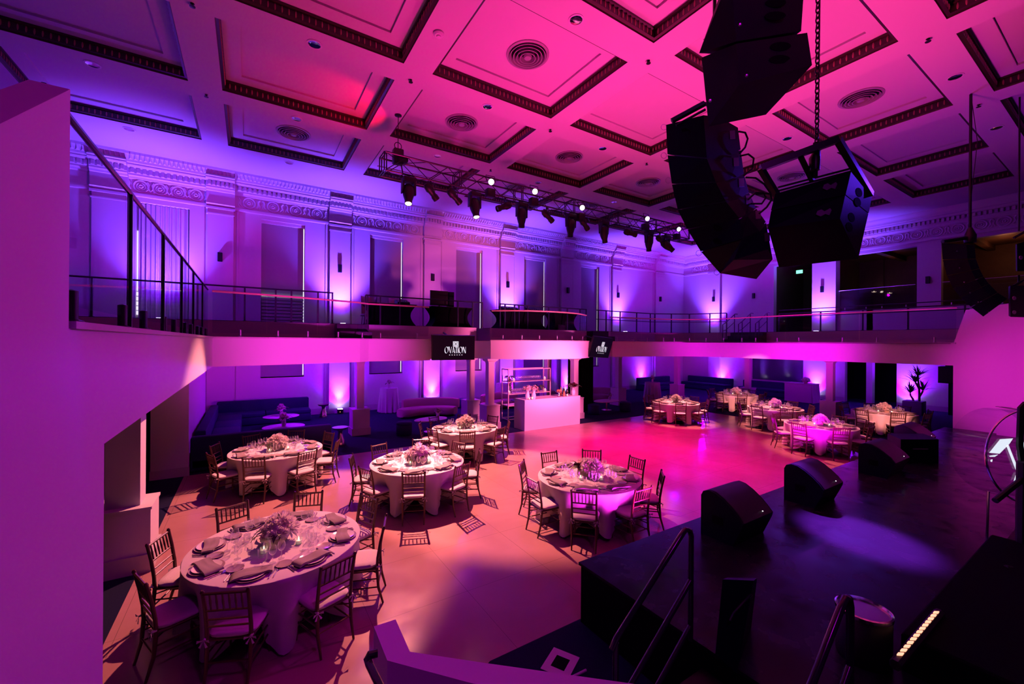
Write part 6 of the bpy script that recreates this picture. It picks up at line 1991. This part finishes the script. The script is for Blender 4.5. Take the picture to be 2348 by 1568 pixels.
mm = MB(); mm.lathe([(0, -0.14), (0.05, -0.14), (0.055, 0.0), (0.03, 0.05), (0.0, 0.06)], 12, at_d(1868, 362, 4.62) - o0); mm.tube([at_d(1869, 365, 4.62) - o0, at_d(1868, 405, 4.7) - o0], 0.03, 8); mm.build('hoist_hook', M['blackm'], t)
pb = at_d(1873, 330, 4.6)
t = empty('hoist_chain', pb); tag(t, 'vertical steel hoist chain holding the framed subwoofers', 'chain')
zz = 0.0; i = 0
mm = MB()
while pb.z + zz < ZC - 0.05:
    c_ = Vector((0, 0, zz + 0.03))
    rings = []
    for k in range(13):
        a = 2 * PI * k / 12
        h_ = 0.020 * math.cos(a); v = 0.038 * math.sin(a)
        rings.append(c_ + (VR * h_ if i % 2 == 0 else VF * h_) + VU * v)
    mm.tube(rings, 0.0075, 5, cap=False)
    zz += 0.056; i += 1
mm.build('chain_links', M['blackm'], t)
mm = MB(); mm.tube([Vector((0.03, 0, -0.05)), Vector((0.035, -0.02, ZC - pb.z))], 0.006, 5); mm.build('safety_wire', M['blackm'], t)
mm = MB(); mm.rbox(-0.03, -0.03, -0.18, 0.03, 0.03, 0.02, 0.01); mm.build('chain_hook', M['blackm'], t)

# far array on the right
def c5(x, y): return (1900 + x / 4.9, 420 + y / 4.9)
LL2 = [(1268, 668), (1282, 860), (1330, 1040), (1400, 1180), (1480, 1280), (1600, 1390), (1740, 1500)]
RR2 = [(1640, 690), (1655, 850), (1695, 960), (1740, 1050), (1800, 1130), (1900, 1230), (2010, 1300)]
t = empty('hanging_line_array', at_d(*c5(1500, 1000), 10.6)); tag(t, 'curved black line array hanging at the far right before the brown opening', 'hanging speaker', 'hanging speaker arrays')
b0 = t.location
lv = []
for k in range(7):
    m_ = tuple((LL2[k][j] * 0.25 + RR2[k][j] * 0.75) for j in (0, 1))
    lv.append([at_d(*c5(*LL2[k]), 10.75) - b0, at_d(*c5(*m_), 10.35) - b0, at_d(*c5(*RR2[k]), 10.6) - b0, at_d(*c5((LL2[k][0] + RR2[k][0]) / 2, (LL2[k][1] + RR2[k][1]) / 2), 11.2) - b0])
for k in range(6):
    r0 = [a.lerp(b_, 0.02) for a, b_ in zip(lv[k], lv[k + 1])]; r1 = [a.lerp(b_, 0.98) for a, b_ in zip(lv[k], lv[k + 1])]
    mm = MB(); mm.loft([r1, r0]); mm.build('array_box', M['cab'], t, smooth=0)
    q = c5((LL2[k][0] * .55 + RR2[k][0] * .45 + LL2[k + 1][0] * .55 + RR2[k + 1][0] * .45) / 2, (LL2[k][1] + LL2[k + 1][1]) / 2)
    mm = MB(); mm.lathe([(0, 0), (0.018, 0), (0.014, 0.01), (0, 0.012)], 8, plane_pt(q[0], q[1], lv[k][0] + b0, lv[k][1] + b0, lv[k + 1][1] + b0, 0.005) - b0, -VF); mm.build('badge', M['steel'], t)
mm = MB(); mm.tube([at_d(*c5(1280, 655), 10.6) - b0, at_d(*c5(1640, 600), 10.6) - b0], 0.05, 6)
mm.lathe([(0, -0.3), (0.11, -0.28), (0.12, -0.1), (0.04, 0.1), (0.0, 0.12)], 12, at_d(*c5(1590, 545), 10.6) - b0)
mm.build('fly_bar', M['blackm'], t)
mm = MB(); pz = at_d(*c5(1588, 500), 10.6); mm.tube([pz - b0, Vector((pz.x, pz.y, ZC - 0.01)) - b0], 0.03, 8); mm.tube([pz - b0 + Vector((0.03, 0, 0.6)), pz - b0 + Vector((0.12, -0.1, 2.2)), Vector((pz.x, pz.y, ZC)) - b0], 0.008, 5); mm.build('hanging_cable', M['blackm'], t)
for nm, tp, bt, lb in (('upper', [(2100, 690), (2115, 680), (2400, 600), (2390, 640)], [(2105, 985), (2120, 990), (2400, 980), (2390, 980)], 'black subwoofer cut by the right edge, upper one'), ('lower', [(2020, 1165), (2040, 1150), (2400, 1150), (2390, 1160)], [(2022, 1490), (2045, 1502), (2400, 1510), (2390, 1500)], 'black subwoofer cut by the right edge, lower one')):
    ds = (10.6, 10.3, 10.5, 11.2)
    org = at_d(*c5(*tp[1]), 10.3)
    t = empty('hanging_subwoofer', org); tag(t, lb, 'hanging speaker', 'hanging subwoofer pairs')
    mm = MB(); mm.loft([[at_d(*c5(*p_), dd) - org for p_, dd in zip(bt, ds)], [at_d(*c5(*p_), dd) - org for p_, dd in zip(tp, ds)]]); mm.build('cabinet', M['cab'], t, smooth=0)
    mm = MB()
    for yy in ((0.4, 0.85) if nm == 'lower' else (0.5,)):
        c_ = Vector(at_d(*c5(2085 if nm == 'lower' else 2160, tp[1][1] + (bt[1][1] - tp[1][1]) * yy), 10.28)) - org
        mm.lathe([(0, 0), (0.05, 0), (0.045, 0.008), (0, 0.01)], 12, c_, -VF)
    mm.build('badge', M['steel'], t)
    mm = MB(); x_ = at_d(2336, 530 if nm == 'upper' else 650, 10.7); mm.tube([x_ - org, x_ - org + Vector((0, 0, 0.22 if nm == 'lower' else ZC - x_.z - 0.01))], 0.02, 6); mm.tube([at_d(2325, 655 if nm == 'lower' else 545, 10.5) - org, at_d(2352, 640 if nm == 'lower' else 530, 10.5) - org], 0.03, 5); mm.build('fly_bar', M['blackm'], t)
# ------------------------------------------------------------------ lights
def spot(name, loc, target, col, e, ang=60, blend=0.5, r=0.1):
    l = bpy.data.lights.new(name, 'SPOT')
    l.color = col; l.energy = e; l.spot_size = R(ang); l.spot_blend = blend; l.shadow_soft_size = r
    o = bpy.data.objects.new(name, l); COL.objects.link(o)
    o.location = loc
    o.rotation_euler = (Vector(target) - Vector(loc)).to_track_quat('-Z', 'Y').to_euler()
    return o


def point(name, loc, col, e, r=0.2):
    l = bpy.data.lights.new(name, 'POINT')
    l.color = col; l.energy = e; l.shadow_soft_size = r
    o = bpy.data.objects.new(name, l); COL.objects.link(o); o.location = loc
    return o


VIO = (0.27, 0.035, 1.0)
SALM = (1.0, 0.27, 0.245)
HOT = (1.0, 0.0, 0.27)
# warm heads on the truss
spot('truss_spot_warm_a', HEADS[0], (0.6, 8.2, 0.4), SALM, 5600, 46, 0.3, 0.05)
spot('truss_spot_warm_b', HEADS[0], (4.6, 8.4, 0.4), SALM, 8200, 45, 0.3, 0.05)
SPOT_SRC = {'f': HEADS[6], 'h': HEADS[6], 'i': HEADS[6], 'g': Vector((9.0, 2.0, 8.2)), 'j': Vector((9.0, 2.0, 8.2))}  # g and j sources added in mid-air over the stage, without a fixture
for key, (cx_, cy_), *_r in TABLES:
    if key in SPOT_SRC:
        spot('table_spot', SPOT_SRC[key], (cx_, cy_ - (0.2 if key in 'fhi' else 0), 0.5), SALM, 5600 if key in 'fhi' else 13000, 24 if key in 'fhi' else 7.5, 0.5, 0.05)
# hot pink dance floor washes
spot('truss_spot_pink_a', HEADS[3], (8.8, 7.4, 0), HOT, 5600, 56, 0.9, 0.1)
spot('truss_spot_pink_b', HEADS[4], (11.6, 8.2, 0), HOT, 5200, 60, 0.9, 0.1)
# added unseen lamps imitating floor bounce on the balcony fronts and a bar wash
spot('stage_wash_bar', (9.6, 1.0, 8.4), (9.7, 12.1, 0.9), (1.0, 0.13, 0.40), 15000, 19, 0.5, 0.2)
spot('bounce_fill_bay', (9.3, 3.75, 0.9), (9.5, 12.0, 3.0), (1.0, 0.12, 0.42), 9500, 36, 0.8, 0.4)
spot('bounce_fill_left', (5.2, 3.9, 0.9), (1.8, 12.2, 2.9), (0.80, 0.02, 0.66), 5800, 38, 0.9, 0.5)
spot('bounce_fill_right', (11.5, 3.75, 0.9), (17.8, 9.0, 3.4), (0.66, 0.0, 0.66), 6000, 54, 0.9, 0.5)
# ceiling glow from lamps added in mid-air without fixtures, plus truss red spill
spot('ceiling_pink_a', (9.2, 4.6, 1.2), (9.2, 5.0, 9.6), (1.0, 0.035, 0.33), 3700, 100, 1.0, 0.4)
spot('ceiling_pink_b', (5.0, 9.0, 3.0), (5.0, 9.2, 9.6), (1.0, 0.002, 0.36), 1250, 110, 1.0, 0.4)
spot('ceiling_violet_r', (16.5, 4.0, 3.0), (17.0, 4.0, 9.6), (0.42, 0.012, 0.75), 520, 120, 1.0, 0.4)
spot('ceiling_violet_l', (-3.0, 11.0, 4.2), (-2.5, 11.5, 9.6), (0.13, 0.004, 0.75), 110, 120, 1.0, 0.4)
spot('truss_red_spill', (3.4, 11.7, 8.6), (2.4, 12.2, 9.6), (1.0, 0.0, 0.03), 130, 80, 0.6, 0.02)
# violet fill from the camera side
spot('fill_violet_cam', (1.5, -2.0, 8.0), (2.0, 6.0, 0), (0.50, 0.0, 0.68), 330, 90, 1.0, 0.4)
spot('left_wall_wash', (9.5, 4.5, 6.8), (-0.7, 3.8, 2.6), (0.60, 0.0, 0.75), 1250, 44, 1.0, 0.3)
spot('stage_patch', (9.8, 7.8, 8.2), (6.7, 2.1, 0.68), (0.36, 0.03, 1.0), 70000, 8, 0.7, 0.1)
spot('stage_dim', (12, 0, 8.5), (13, 0.5, 0.68), (0.3, 0.0, 0.6), 60, 80, 1.0, 0.3)
# uplights
for i, (x, y, z, lb) in enumerate(UPS):
    up = i >= 8
    if y > 18: tgt = (x, YB - 0.05, z + (3.5 if not up else 6.0))
    else: tgt = (XR - 0.05, y, z + (3.5 if not up else 6.0))
    spot('uplight_lamp', (x, y, z + 0.24), tgt, (0.15, 0.05, 1.0), 1500 if not up else 4200, 56 if not up else 84, 1.0, 0.06)
    spot('uplight_spread', (x, y, z + 0.24), tgt, (0.24, 0.0, 1.0), 900 if not up else 350, 120, 1.0, 0.06)
# soft violet in the upper hall and below the balcony
point('hall_violet', (8, 16.5, 6.0), (0.36, 0.0, 0.8), 100, 0.05)
point('hall_violet_l', (-2.5, 16.0, 6.2), (0.25, 0.0, 0.9), 130, 0.05)
point('hall_violet_r', (22.5, 9.0, 6.2), (0.36, 0.0, 0.8), 100, 0.05)
point('hall_violet_rb', (22.0, 16.0, 6.2), (0.28, 0.0, 0.9), 150, 0.05)
point('lounge_l', (1.8, 16.0, 2.3), (0.30, 0.0, 1.0), 220, 0.05)
point('lounge_m', (8.5, 16.8, 2.3), (0.34, 0.0, 0.95), 160, 0.05)
point('lounge_r', (22.5, 14.5, 2.3), (0.32, 0.0, 1.0), 160, 0.05)
point('lounge_rr', (24.0, 8.0, 2.3), (0.32, 0.0, 1.0), 70, 0.05)
spot('side_speaker_blue', (13.5, 0.6, 7.2), (5.3, 2.4, 5.0), (0.12, 0.02, 1.0), 1100, 11, 0.8, 0.1)
spot('right_wall_wash', (11.0, 5.0, 1.6), (17.8, 1.2, 2.2), (0.80, 0.015, 0.62), 1900, 44, 1.0, 0.3)
point('dark_room_lamp', (XR + 2.5, 4.0, 7.6), (1.0, 0.30, 0.12), 22, 0.2)
point('dark_room_lamp_b', (XR + 2.5, 8.0, 7.6), (1.0, 0.20, 0.25), 3, 0.2)
point('exit_glow', at_X(1836, 626, XR + 1.0), (0.1, 1.0, 0.3), 3, 0.05)

w = bpy.data.worlds.new('world')
sc.world = w
w.use_nodes = True
w.node_tree.nodes['Background'].inputs['Color'].default_value = (0.10, 0.012, 0.20, 1)
w.node_tree.nodes['Background'].inputs['Strength'].default_value = 0.10

# ------------------------------------------------------------------ camera
cd = bpy.data.cameras.new('camera')
cam = bpy.data.objects.new('camera', cd)
COL.objects.link(cam)
c, s = math.cos(ROLL), math.sin(ROLL)
rt = VR * c + VU * s
up = VU * c - VR * s
cam.matrix_world = Matrix(((rt.x, up.x, -VF.x, 0), (rt.y, up.y, -VF.y, 0), (rt.z, up.z, -VF.z, CH), (0, 0, 0, 1)))
cd.sensor_width = 36.0
cd.sensor_fit = 'HORIZONTAL'
cd.lens = FPX / 2348 * 36.0
cd.shift_y = (CY - 784.0) / 2348
cd.clip_start = 0.05
cd.clip_end = 200
sc.camera = cam
sc.view_settings.view_transform = 'Standard'
sc.view_settings.look = 'None'
sc.view_settings.exposure = 0.0
sc.view_settings.gamma = 1.0
sc.view_settings.use_curve_mapping = False
cy = sc.cycles
cy.max_bounces = 6
cy.diffuse_bounces = 1
cy.glossy_bounces = 3
cy.transmission_bounces = 4
cy.transparent_max_bounces = 16
cy.sample_clamp_indirect = 4.0
cy.caustics_reflective = False
cy.caustics_refractive = False
